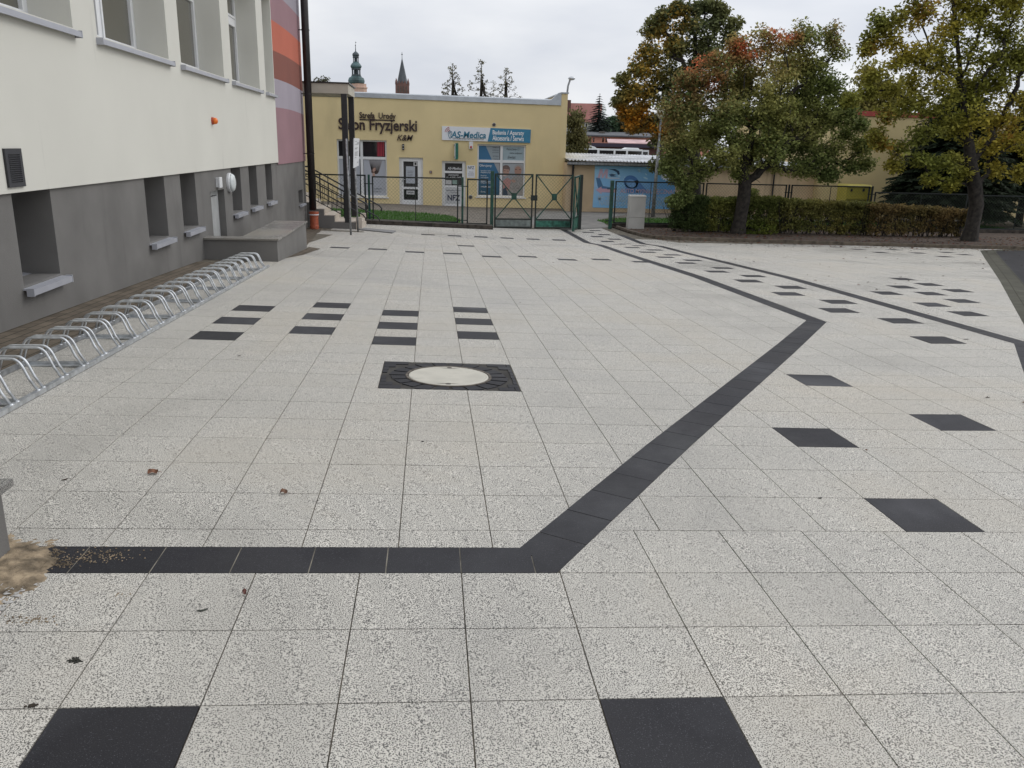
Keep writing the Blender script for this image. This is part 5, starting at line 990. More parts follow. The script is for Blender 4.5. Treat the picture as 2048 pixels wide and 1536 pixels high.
# ring of radial stones
nr=20; jit=[random.uniform(-.02,.02) for _ in range(nr)]
for i in range(nr):
    a0=2*math.pi*i/nr+.03+jit[i]; a1=2*math.pi*(i+1)/nr-.03+jit[(i+1)%nr]*.6; ro=RO-random.uniform(0,.03)
    P=[(cxm+RI*math.cos(a0),cym+RI*math.sin(a0)),(cxm+ro*math.cos(a0),cym+ro*math.sin(a0)),(cxm+ro*math.cos(a1),cym+ro*math.sin(a1)),(cxm+RI*math.cos(a1),cym+RI*math.sin(a1))]
    for k in range(4): P=clip(P,[(cx0+.005,cy0+.005),(cx1-.005,cy0+.005),(cx1-.005,cy1-.005),(cx0+.005,cy1-.005)][k],[(cx1-.005,cy0+.005),(cx1-.005,cy1-.005),(cx0+.005,cy1-.005),(cx0+.005,cy0+.005)][k]) if len(P)>2 else P
    pol(P)
# rows of setts outside the ring
rh_=.0985; row=0; yy=cy0+.004
while yy+rh_<cy1+.02:
    x=cx0+.004-(.1 if row%2 else 0)
    while x<cx1:
        a,b=max(x+.003,cx0+.004),min(x+.194,cx1-.004); c_,d_=yy+.003,min(yy+rh_-.003,cy1-.004)
        if b>a+.015:
            n=5; strips=[(a+(b-a)*q/n,a+(b-a)*(q+1)/n) for q in range(n)]
            keep=[s for s in strips if all(math.hypot(px-cxm,py-cym)>RO+.006 for px in s for py in (c_,d_))]
            if keep:
                # contiguous
                grp=[keep[0]]; 
                for s in keep[1:]:
                    if abs(s[0]-grp[-1][1])<1e-6: grp.append(s)
                    else: pol([(grp[0][0],c_),(grp[-1][1],c_),(grp[-1][1],d_),(grp[0][0],d_)]); grp=[s]
                pol([(grp[0][0],c_),(grp[-1][1],c_),(grp[-1][1],d_),(grp[0][0],d_)])
        x+=.2
    yy+=rh_; row+=1
mb.build('sett_surround',M['dark_slab'],mh)
mb=MB(); q=[(cx0,cy0),(cx1,cy0),(cx1,cy1),(cx0,cy1)]; mb.hexa([(x,y,Z(x,y)-.03) for x,y in q],[(x,y,Z(x,y)-.005) for x,y in q]); mb.build('bedding',plain('dark_joint',(.045,.042,.038),.95,var=.2),mh)
zc=Z(cxm,cym); 
def tiltring(mb,prof,n=48):
    v=[]
    for r_,h in prof:
        for k in range(n):
            t=2*math.pi*k/n; x=cxm+r_*math.cos(t); y=cym+r_*math.sin(t); v.append((x,y,Z(x,y)+h))
    f=[(i*n+k,i*n+(k+1)%n,(i+1)*n+(k+1)%n,(i+1)*n+k) for i in range(len(prof)-1) for k in range(n)]
    return v,f,n
v,f_,n=tiltring(mb,[(.333,-.004),(.333,.006),(.315,.006),(.314,-.006)]); mb=MB(); mb.add(v,f_); mb.build('rim',plain('rusty_iron_rim',(.13,.11,.09),.7,.3,var=.3,scale=25),mh)
v,f_,n=tiltring(mb,[(.318,-.008),(.309,-.008),(.309,.004),(.298,.007),(.285,.005)]); f_.append(tuple(4*n+k for k in range(n))); mb=MB(); mb.add(v,f_); mb.build('lid',M['manhole'],mh)
for s in (1,-1):
    mb=MB(); x,y=cxm+.01*s,cym+.265*s; mb.lathe((x,y,Z(x,y)+.0052),[(.022,0),(.020,.002)],14); mb.build('lifting_hole',M['plinth'],mh)
    mb=MB(); P=[(x-.09,y+.0*s),(x-.04,y-.022*s),(x+.04,y-.022*s),(x+.09,y)] ; P=P if s>0 else P[::-1]; n=4; mb.add([(a,b,Z(a,b)+.0055) for a,b in P],[tuple(range(4))]); mb.build('lifting_recess',M['concrete'],mh)
# ------------------------------------------------------------------ sand heap
def fbm(x,y): 
    v=0
    for k,(a,b,c) in enumerate(((3.1,2.7,.3),(7.3,6.1,1.7),(15.1,17.3,2.9),(33,29,.7),(71,67,4.1))): v+=math.sin(a*x+c+1.3*math.sin(b*y))*math.cos(b*y-c+.9*math.sin(a*x))/(1.7**k)
    return v
bd=[(-2.2,3.25),(-1.62,3.24),(-1.55,3.20),(-1.48,3.10),(-1.47,2.97),(-1.48,2.85),(-1.53,2.70),(-1.60,2.55),(-1.66,2.44),(-2.2,2.3)]
def sdist(x,y):
    ins=False; dm=9
    for i in range(len(bd)):
        a,b=bd[i],bd[i-1]
        if (a[1]>y)!=(b[1]>y) and x<(b[0]-a[0])*(y-a[1])/(b[1]-a[1])+a[0]: ins=not ins
        dx,dy=b[0]-a[0],b[1]-a[1]; t=max(0,min(1,((x-a[0])*dx+(y-a[1])*dy)/(dx*dx+dy*dy))); dm=min(dm,math.hypot(x-a[0]-t*dx,y-a[1]-t*dy))
    return dm if ins else -dm
mb=MB(); xs=np.arange(-2.1,-1.25,.008); ys=np.arange(2.25,3.35,.008); v=[]
for y in ys:
    for x in xs: d=sdist(x,y); n_=fbm(x*3,y*3)*.02+fbm(x*9,y*8)*.008; v.append((x,y,gf(x,y)+min(.020,(d+n_*1.6)*.16)+fbm(x*14,y*15)*.0022+ (random.uniform(-.0015,.0015))))
nx=len(xs); f_=[(j*nx+i,j*nx+i+1,(j+1)*nx+i+1,(j+1)*nx+i) for j in range(len(ys)-1) for i in range(nx-1) if max(v[j*nx+i][2]-gf(xs[i],ys[j]),v[(j+1)*nx+i+1][2]-gf(xs[i],ys[j]))>-.006]
mb.add(v,f_); m_=plain('damp_sand',(.25,.195,.13),.95,var=.38,scale=14,bump=.8,bscale=300)
tag(mb.build('spilled_sand',m_),'spilled yellow-brown building sand beside the low wall','sand',kind='stuff')
mb=MB(); 
for i in range(260):
    x,y=random.gauss(-1.55,.06),random.uniform(2.45,2.85); 
    if sdist(x,y)<-.05 or sdist(x,y)>.12: continue
    s_=random.uniform(.004,.014); z=gf(x,y)+max(0,min(.02,(sdist(x,y))*.16))+.002; t=random.uniform(0,6)
    mb.add([(x+s_*math.cos(t),y+s_*math.sin(t),z),(x+s_*math.cos(t+2),y+s_*math.sin(t+2),z+.002),(x+s_*1.3*math.cos(t+4),y+s_*1.3*math.sin(t+4),z)],[(0,1,2)])
tag(mb.build('cement_residue',plain('white_cement_residue',(.50,.49,.47),.9)),'whitish cement crumbs at the edge of the sand','cement',kind='stuff')
mb=MB()
for (px,py,sx_,n) in ((180,1118,42,110),(215,1106,34,70),(112,1105,12,90),(120,1128,16,110),(240,1190,8,12),(60,1240,30,90)):
    for i in range(n):
        c=G(px+random.gauss(0,sx_),py+random.gauss(0,5)+(0 if sx_<20 else 0)); s_=random.uniform(.0008,.0032); mb.hexa([(c[0]-s_,c[1]-s_,c[2]+.001),(c[0]+s_,c[1]-s_,c[2]+.001),(c[0]+s_,c[1]+s_,c[2]+.001),(c[0]-s_,c[1]+s_,c[2]+.001)],[(c[0]-s_*.5,c[1]-s_*.5,c[2]+.001+s_),(c[0]+s_*.5,c[1]-s_*.5,c[2]+.001+s_),(c[0]+s_*.5,c[1]+s_*.5,c[2]+.001+s_),(c[0]-s_*.5,c[1]+s_*.5,c[2]+.001+s_)])
tag(mb.build('scattered_sand_grains',m_),'loose sand grains on the dark band next to the sand heap','sand',kind='stuff')
# ------------------------------------------------------------------ debris on the paving
def debris(px,py,name,kind_,label,s_,col,rot=0):
    c=G(px,py); mb=MB(); v=[];n=9
    if kind_=='leaf':
        for i in range(n):
            t=i/(n-1); wv=s_*.40*max(0,math.sin(math.pi*t))**.6*(1+.3*math.sin(11*t)); h=.003+.007*abs(math.sin(math.pi*t*1.1))+.003*math.sin(7*t)
            for s2 in (-1,-.3,.3,1): v.append(((t-.5)*s_,s2*wv,h+abs(s2)*.009*(1+s2*.5)))
        f_=[(i*4+k,i*4+k+1,(i+1)*4+k+1,(i+1)*4+k) for i in range(n-1) for k in range(3)]
        cr_,sr_=math.cos(rot),math.sin(rot); mb.add([(c[0]+x*cr_-y*sr_,c[1]+x*sr_+y*cr_,c[2]+z) for x,y,z in v],f_); mb.tube([(c[0]+s_*.5*cr_,c[1]+s_*.5*sr_,c[2]+.006),(c[0]+s_*.8*cr_,c[1]+s_*.8*sr_,c[2]+.004)],.0012,5)
    else:
        P=[]; a=rot
        for i in range(5): P.append((c[0]+(i-2)*s_/4*math.cos(a)+random.uniform(-.003,.003),c[1]+(i-2)*s_/4*math.sin(a)+random.uniform(-.004,.004),c[2]+.004))
        mb.tube(P,[.001,.003,.0035,.003,.001],5)
        if kind_=='clump':
            for i in range(26): q=(c[0]+random.gauss(0,s_*.28),c[1]+random.gauss(0,s_*.2),c[2]); r_=random.uniform(.002,.006); mb.lathe(q,[(r_,0),(r_*.8,r_*.6),(r_*.1,r_)],6)
    tag(mb.build(name,plain(name+'_colour',col,.8,var=.25,scale=40),smooth=True),label,kind_ if kind_!='clump' else 'dirt')
debris(306,948,'fallen_leaf','leaf','curled red-brown dry leaf on the pale slabs left of the manhole',.05,(.17,.075,.04),.5)
debris(568,988,'fallen_leaf','leaf','small flat brown leaf lying on a slab joint in front of the manhole',.035,(.15,.08,.05),.05)
debris(489,1190,'fallen_leaf','leaf','tiny rolled brown leaf just in front of the dark band',.02,(.12,.05,.04),-.5)
debris(150,1322,'dirt_clump','clump','black mossy dirt clump on a pale slab in the left foreground',.035,(.025,.025,.018),.3)
debris(65,1412,'dirt_clump','clump','small dark dirt clump near the bottom left corner',.02,(.04,.03,.02),.2)
debris(405,1222,'twig','twig','thin dark twig on a pale slab in front of the dark band',.045,(.05,.055,.045),.35)
debris(845,884,'twig','twig','short dark twig on the slabs in front of the manhole',.02,(.03,.03,.03),.0)
debris(1640,997,'twig','twig','thin dark twig on the slabs between the dark squares on the right',.03,(.03,.03,.03),.0)
debris(1932,679,'twig','twig','dark twig beside the far dark square near the second band',.07,(.03,.03,.03),.1)
debris(130,960,'twig','twig','bent thin twig on the slabs near the low wall',.035,(.04,.03,.02),.6)
# ------------------------------------------------------------------ leaf litter
V=[];Fc=[];C=[]
def litter(n,fn,smin,smax,cols):
    for i in range(n):
        x,y=fn(); z=gf(x,y)+random.uniform(.003,.01)+(.04 if y>np.interp(x,[k[0] for k in kp],[k[1] for k in kp]) and x>6.9 else 0); s_=random.uniform(smin,smax); t=random.uniform(0,6.28); k=len(V); c,s2=math.cos(t),math.sin(t)
        P=[(-.5,0,0),(-.1,-.35,.25),(.5,0,.1),(-.1,.35,.3)]
        for a,b,h in P: V.append((x+s_*(a*c-b*s2),y+s_*(a*s2+b*c),z+h*s_*random.uniform(.2,1)))
        Fc.append((k,k+1,k+2,k+3)); q=random.choice(cols); v_=random.uniform(.6,1.3); C.extend([(*[u*v_ for u in q],1)]*4)
cl=[(.12,.055,.03),(.07,.045,.03),(.16,.10,.04),(.05,.035,.03),(.20,.06,.04)]
kx=[k[0] for k in kp[2:]]; ky=[k[1] for k in kp[2:]]
def nearkerb(): x=random.uniform(7.2,18.5); return x,float(np.interp(x,kx,ky))-.05-abs(random.gauss(0,1))*(.45+.12*max(0,x-9))
def inbed(): x=random.uniform(7.2,26); return x,float(np.interp(x,kx,ky))+random.uniform(.1,4.5)
def wide(): return random.uniform(-2,12),random.uniform(4,24)
def wr(): return random.uniform(6.6,15),random.uniform(12,24)
litter(650,nearkerb,.03,.085,cl); litter(2600,inbed,.04,.1,cl); litter(30,wide,.015,.04,cl); litter(140,wr,.02,.07,cl)
me=bpy.data.meshes.new('leaf_litter'); me.from_pydata(V,[],Fc); me.materials.append(M['leaf']); a=me.color_attributes.new('leafcol','FLOAT_COLOR','POINT'); a.data.foreach_set('color',np.array(C).ravel()); o=bpy.data.objects.new('leaf_litter',me); sc.collection.objects.link(o); tag(o,'scattered small brown fallen leaves along the kerb and planted bed','leaves',kind='stuff')
# ------------------------------------------------------------------ trees
def leaves_mesh(name,cent,rad,per,size,colfn,parent,flat=.5,droop=.3,aspect=.62):
    """many small bent leaves spread round the twig ends"""
    cent=np.asarray(cent); n=len(cent); N_=n*per
    base=np.repeat(cent,per,0); d=rng.normal(size=(N_,3)); d/=np.linalg.norm(d,axis=1,keepdims=True); rr=np.repeat(np.broadcast_to(rad,(n,)),per)*rng.random(N_)**.55
    p=base+d*rr[:,None]*np.array([1,1,.75])
    nrm=rng.normal(size=(N_,3)); nrm[:,2]=np.abs(nrm[:,2])+flat; nrm/=np.linalg.norm(nrm,axis=1,keepdims=True)
    ax=rng.normal(size=(N_,3)); ax[:,2]-=droop; ax-=nrm*(ax*nrm).sum(1)[:,None]; ax/=np.linalg.norm(ax,axis=1,keepdims=True); sd_=np.cross(nrm,ax)
    s=size*rng.uniform(.6,1.35,N_)[:,None]
    v=np.stack([p-ax*s*.5,p+sd_*s*aspect*.5+nrm*s*.12,p+ax*s*.55,p-sd_*s*aspect*.5+nrm*s*.12],1).reshape(-1,3)
    L0=np.array(WL.get(parent.name,(0,0,0))); 
    me=bpy.data.meshes.new(name); me.vertices.add(len(v)); me.vertices.foreach_set('co',(v-L0).ravel())
    me.loops.add(N_*4); me.loops.foreach_set('vertex_index',np.arange(N_*4)); me.polygons.add(N_); me.polygons.foreach_set('loop_start',np.arange(0,N_*4,4)); me.polygons.foreach_set('loop_total',np.full(N_,4))
    me.materials.append(M['leaf']); c=colfn(p)*1.4; c=c*rng.uniform(.55,1.5,(N_,1)); c=np.clip(c,0,1); c=np.concatenate([c,np.ones((N_,1))],1); a=me.color_attributes.new('leafcol','FLOAT_COLOR','POINT'); a.data.foreach_set('color',np.repeat(c,4,0).ravel())
    me.update(); me.validate(); o=bpy.data.objects.new(name,me); sc.collection.objects.link(o); o.parent=parent; WL[o.name]=tuple(L0); return o
def grow(base,path,targets,r0,parent,mat=None,rmin=.008,seg=3,sag=.12,minr=0,ndeg=6,name='trunk',low=3,ex=.5,first=3):
    """trunk path + limbs that reach every target; radii follow the pipe model"""
    nodes=[Vector(p) for p in path]; par=[-1]+list(range(len(path)-1)); cnt=[0]*len(nodes)
    top=Vector(path[-1]); hub=Vector(path[max(1,len(path)//2)])
    tg=sorted([Vector(t) for t in targets],key=lambda t:(t-hub).length); tips=[]
    arr=np.array([p[:] for p in nodes]); dist=[0.]; 
    for i in range(1,len(nodes)): dist.append(dist[-1]+(nodes[i]-nodes[i-1]).length)
    for t in tg:
        d=np.linalg.norm(arr-np.array(t[:]),axis=1)+np.array(dist)*.35; d[:first]=1e9; d+=np.where(arr[:,2]>t.z+.3,1.0,0)
        k=int(d.argmin()); p=nodes[k]; q=t-p; last=k
        for s in range(1,seg+1):
            u=s/seg; b=p+q*u+Vector((random.gauss(0,.03),random.gauss(0,.03),sag*q.length*math.sin(math.pi*u)*.5+random.gauss(0,.02)))
            if s==seg: b=t
            nodes.append(b); par.append(last); cnt.append(0); dist.append(dist[last]+(b-nodes[last]).length); last=len(nodes)-1
        arr=np.array([x[:] for x in nodes]); tips.append(last)
    for k in tips:
        while k>=0: cnt[k]+=1; k=par[k]
    tot=max(1,cnt[0]); rad=[max(rmin,r0*(c/tot)**ex) for c in cnt]
    for i in range(len(path)): rad[i]=max(rad[i],r0*(1-.25*i/low) if i<=low else 0)
    rad[0]*=1.35
    mb=MB()
    ch={}
    for i,p in enumerate(par): ch.setdefault(p,[]).append(i)
    # chains along the thickest child
    stack=[(0,None)]
    while stack:
        i,pp=stack.pop(); pts=[];rs=[]
        if pp is not None: pts.append(nodes[pp]); rs.append(min(rad[i]*1.15,rad[pp]))
        cur=i
        while True:
            pts.append(nodes[cur]); rs.append(rad[cur]); c=sorted(ch.get(cur,[]),key=lambda j:-cnt[j])
            for o in c[1:]: stack.append((o,cur))
            if not c: break
            cur=c[0]
        if len(pts)>1: mb.tube(pts,rs,ndeg if rs[0]>.03 else 4,cap=False)
    return mb.build(name,mat or M['bark'],parent,smooth=True)
def blob_targets(blobs,Y0,dens,depth=1.0,shell=.15,shrink=0):
    T=[]
    for (px,py,r,*e) in blobs:
        yo=e[0] if e else 0; c=PY(px,py,Y0+yo); R_=max(r-shrink,r*.35)/F*(Y0+yo); n=max(7,int(dens*R_**2.0))
        for i in range(n):
            d=rng.normal(size=3); d/=np.linalg.norm(d); q=R_*(shell+(1-shell)*rng.random()); T.append((c[0]+d[0]*q,c[1]+d[1]*q*depth,c[2]+d[2]*q))
    return T
def near(p,pts,Y0,r):
    """weight of points near picked spots of the crown"""
    w_=np.zeros(len(p))
    for px,py,rr in pts:
        c=np.array(PY(px,py,Y0)); d2=((p[:,0]-c[0])**2+(p[:,2]-c[2])**2)/((rr/F*Y0)**2); w_=np.maximum(w_,np.exp(-d2*1.2))
    return w_
def clump(p,f,seed=0): return .5+.5*np.sin(p[:,0]*f+seed+1.7*np.sin(p[:,2]*f*.8))*np.cos(p[:,2]*f*1.1+1.3*np.sin(p[:,1]*f+seed))
def mixc(a,b,w_): return np.asarray(a)[None]*(1-w_[:,None])+np.asarray(b)[None]*w_[:,None] if np.ndim(a)==1 else a*(1-w_[:,None])+np.asarray(b)[None]*w_[:,None]
# big round tree
YO=28.3
tr=thing('autumn_tree',(10.8,28.2,-2.78),'big round green tree with orange-red patches in its upper crown','tree','trees')
bl=[(1352,292,45),(1355,350,20),(1338,322,12),(1385,215,50),(1345,250,32),(1372,165,36),(1432,150,52),(1482,120,48),(1540,85,42),(1600,80,44),(1655,75,34),(1672,105,28),(1655,165,42),(1690,240,38),(1720,300,30),(1730,330,22),(1620,240,62),(1540,200,70,-.4),(1460,230,70,-.4),(1540,290,52,-.6),(1650,310,46),(1440,310,50,-.5),(1395,345,32),(1368,392,12),(1350,405,8),(1372,368,18),(1600,340,26),(1650,350,20),(1480,330,30),(1690,200,32),(1580,150,60,.8),(1480,180,60,1.0),(1400,280,50,1.0),(1620,200,60,1.2),(1560,260,70,1.2),(1335,338,8),(1500,390,10,1)]
bl+=[(1600,300,45,.6),(1560,330,28),(1660,230,40),(1690,270,30,.5),(1620,340,24),(1700,335,18),(1480,90,26),(1620,130,45),(1400,170,36),(1500,300,50,.8),(1430,260,50,.8),(1720,250,22),(1480,350,20),(1660,350,18),(1340,220,26),(1350,290,26),(1730,290,18)]
T=blob_targets(bl,YO,52,1.15,shrink=9)
b0=PY(1474,474,YO); path=[b0,PY(1480,440,YO),PY(1487,400,YO),PY(1490,370,YO),PY(1486,335,YO-.1),PY(1500,290,YO)]
# strong side limbs first
T2=[PY(1462,350,YO+.1),PY(1440,325,YO),PY(1515,350,YO-.1),PY(1535,325,YO),PY(1520,365,YO-.4),PY(1552,330,YO-.4),PY(1565,300,YO-.3),PY(1425,300,YO+.4),PY(1508,250,YO),PY(1450,270,YO-.5)]
grow(b0,path,T2+T,.24,tr,seg=3,ndeg=8)
def col_oak(p):
    c=mixc(np.array((.17,.20,.06)),np.array((.28,.27,.09)),clump(p,1.5)); c=mixc(c,(.085,.13,.045),clump(p,.9,2.)*.8)
    w_=near(p,[(1392,125,24),(1380,118,14),(1405,112,16),(1478,98,22),(1495,108,18),(1560,66,20),(1545,62,14),(1422,168,14),(1575,75,14),(1380,135,14),(1655,28,10)],YO,1)
    w_=w_*(rng.random(len(p))<.75); c=mixc(c,(.48,.13,.06),np.clip(w_*1.1,0,1)); w2=near(p,[(1430,130,70),(1540,90,70),(1350,180,50),(1320,250,45),(1680,60,40),(1400,170,60)],YO,1)*.7*(rng.random(len(p))<.7); c=mixc(c,(.26,.13,.06),w2); w3=near(p,[(1500,270,50),(1560,240,40),(1700,300,40)],YO,1)*.6*(rng.random(len(p))<.5); return mixc(c,(.17,.15,.04),w3)
print('oak',len(T)); leaves_mesh('crown',T,.37,95,.102,col_oak,tr)
# maple behind on the left
YB=36.0
tr=thing('maple_tree',(9.3,36,-2.8),'dark maple with yellow left side behind the big round tree','tree','trees')
bl=[(1275,140,22),(1258,190,18),(1290,190,26),(1300,100,26),(1318,60,20),(1430,12,16),(1360,15,16),(1465,50,20),(1250,225,12),(1265,255,12),(1238,205,8),(1385,60,48),(1430,50,36),(1345,90,44),(1300,130,38),(1270,175,26),(1282,215,26),(1262,235,20),(1340,170,56),(1400,120,58),(1455,75,30),(1360,240,50),(1325,280,34),(1290,245,24),(1440,25,16),(1388,18,14),(1410,12,10),(1330,30,18),(1300,65,20),(1310,45,10),(1250,190,10),(1245,160,8),(1350,310,40),(1470,110,30),(1320,330,24),(1355,20,8),(1365,360,30)]
T=blob_targets(bl,YB,32,1.0,shrink=9)
b0=(PY(1392,440,YB)[0],YB,-2.9); path=[b0,PY(1392,380,YB),PY(1390,300,YB),PY(1388,220,YB),PY(1390,140,YB),PY(1390,70,YB)]
grow(b0,path,T,.22,tr,seg=2)
def col_map(p):
    c=mixc(np.array((.065,.09,.045)),np.array((.15,.15,.055)),clump(p,1.2)); 
    w_=near(p,[(1262,238,28),(1285,225,18),(1300,258,16),(1240,222,12),(1320,262,14)],YB,1)*(rng.random(len(p))<.85); c=mixc(c,(.42,.20,.025),np.clip(w_*1.3,0,1))
    w2=near(p,[(1340,60,30),(1330,75,26),(1290,140,36),(1280,180,36),(1350,40,28),(1275,110,30),(1310,90,30),(1265,200,26)],YB,1)*(rng.random(len(p))<.65); return mixc(c,(.38,.25,.05),w2)
print('mapb',len(T)); leaves_mesh('crown',T,.44,66,.155,col_map,tr)
# maple on the right
YR=26.7
tr=thing('maple_tree',(18.3,26.6,-2.76),'yellow-green maple at the right edge with two forking trunks','tree','trees')
bl=[(1795,35,30),(1760,45,20),(1742,80,18),(1735,100,10),(1780,85,28),(1845,25,44),(1900,60,46),(1850,105,44),(1790,130,30),(1930,120,50),(2000,60,50),(2040,120,46),(1990,170,50),(1880,190,50),(1810,210,40),(1770,235,24),(1760,290,24),(1800,300,26),(1850,270,40),(1930,240,50),(2010,240,50),(2060,200,50),(1900,320,28),(1925,345,16),(1835,320,18),(2050,300,34),(2100,60,60),(2130,160,60),(2120,260,50),(1830,-40,50),(1920,-50,60),(2010,-50,60),(2090,-40,60),(1960,-130,70),(1745,150,18),(1778,180,20),(2170,0,60)]
bl+=[(1960,20,50),(1880,140,40),(1950,180,44),(1830,160,30),(1900,260,36),(1980,300,36),(1870,330,24),(1770,60,26),(1810,110,30),(1850,220,36),(2020,10,50),(1750,270,18),(1790,330,14),(2030,280,40),(1930,10,40),(2000,120,50)]
bl+=[(1900,370,14),(1860,360,12),(1990,340,24),(2035,350,22),(1700,200,14),(1735,190,18)]
T=blob_targets(bl,YR,44,1.25,shrink=8)
b0=PY(1936,490,YR); path=[b0,PY(1945,450,YR),PY(1953,410,YR),PY(1950,375,YR),PY(1942,330,YR),PY(1935,260,YR),PY(1925,180,YR),PY(1915,90,YR),PY(1905,0,YR)]
T2=[PY(1962,385,YR),PY(1975,350,YR),PY(1990,310,YR),PY(2003,265,YR),PY(2012,220,YR+.2),PY(2025,160,YR+.2),PY(2050,90,YR),PY(1972,300,YR+.5),PY(1960,250,YR+.5)]
grow(b0,path,T2+T,.23,tr,seg=3,ndeg=8,ex=.62)
def col_mr(p):
    c=mixc(np.array((.20,.20,.035)),np.array((.38,.30,.05)),clump(p,1.4,1.)); c=mixc(c,(.10,.13,.035),clump(p,1.0,4.)*.8)
    w_=near(p,[(1770,290,30),(1765,240,20),(1745,100,20),(2000,270,25),(1850,30,40)],YR,1)*(rng.random(len(p))<.5); return mixc(c,(.26,.15,.03),w_)
print('mapr',len(T)); leaves_mesh('crown',T,.36,58,.12,col_mr,tr)
# small tree trunks at the far right behind the fence and willows behind
def soft_tree(name,label,px,py0,Y,blobs,dens,per,size,cA,cB,r0=.15,rad=.6,droop=.3,flat=.5,group='trees'):
    g_=gf(PY(px,py0,Y)[0],Y) if Y<60 else -2.7; x=PY(px,py0,Y)[0]; t=thing(name,(x,Y,g_),label,'tree',group); T=blob_targets(blobs,Y,dens)
    tz_=max(c[2] for c in T); path=[(x,Y,g_-.1)]+[(x+random.gauss(0,.1),Y+random.gauss(0,.1),g_+(tz_-g_)*k) for k in (.2,.4,.6,.8)]
    grow(path[0],path,T,r0,t,seg=2); leaves_mesh('crown',T,rad,per,size,lambda p:mixc(np.array(cA),np.array(cB),clump(p,1.1,px)),t,flat,droop); return t
soft_tree('willow_tree','drooping yellow-green willow between the round tree and the right maple',1765,420,52,[(1740,165,34),(1770,175,36),(1720,200,34),(1750,225,40),(1790,220,36),(1715,240,26),(1800,190,24)],2.2,110,.24,(.13,.13,.035),(.17,.15,.045),rad=1.0,droop=2.5,flat=0)
soft_tree('willow_tree','dull green willow squeezed beside the right end of the shop building',1150,420,62,[(1148,240,14),(1150,270,18),(1146,300,18),(1158,285,12),(1152,320,16)],4,150,.22,(.085,.085,.035),(.12,.11,.045),r0=.12,rad=.8,droop=2.5,flat=0)
for px,w_,col in ((1225,16,(.055,.085,.05)),(1250,16,(.10,.085,.045)),(1275,18,(.065,.065,.04)),(1305,22,(.04,.05,.038)),(1340,24,(.045,.055,.04))):
    soft_tree('distant_tree',{1225:'blue-green distant tree right of the tall spruce',1250:'brownish distant tree under the orange maple leaves',1275:'dull brown-green distant tree above the pink building roof',1305:'dark distant tree left of the globe lamp',1340:'dark distant tree behind the lower maple branches'}[px],px,270,175,[(px,246,w_*.8),(px-w_*.4,252,w_*.6),(px+w_*.4,254,w_*.6),(px,262,w_*.7)],.16,90,.9,col,[c*1.3 for c in col],r0=.25,rad=1.8)
# thin birches over the shop roof
for px,top,lb,spr in ((905,124,'left one of the three thin half-bare trees above the shop roof',20),(962,120,'middle and tallest of the three thin half-bare trees above the shop roof',26),(1011,134,'right one of the three thin half-bare trees above the shop roof',22)):
    Y=62.; x=PY(px,190,Y)[0]; t=thing('thin_tree',(x,Y,-2.7),lb,'tree','thin trees above the shop roof'); T=[]; k=Y/F; spr=spr*2.1
    zt=PY(px,top,Y)[2]; zr_=PY(px,196,Y)[2]
    for i in range(120):
        u=random.random()**.75; z=zt-(zt-zr_+1.6)*u; wd=.05+spr*u**.9*k; T.append((x+random.uniform(-1,1)*wd,Y+random.uniform(-1,1)*wd,z+random.uniform(-.1,.1)))
    path=[(x,Y,-2.7),(x,Y,zr_-2),(x,Y,zr_),(x+.05,Y,(zr_+zt)/2),(x,Y,zt-.25)]
    grow(path[0],path,T,.11,t,seg=2,rmin=.008,sag=-.3); leaves_mesh('crown',T,.17,8,.12,lambda p:mixc(np.array((.09,.09,.06)),np.array((.14,.13,.08)),clump(p,2,px)),t,0,1.2)
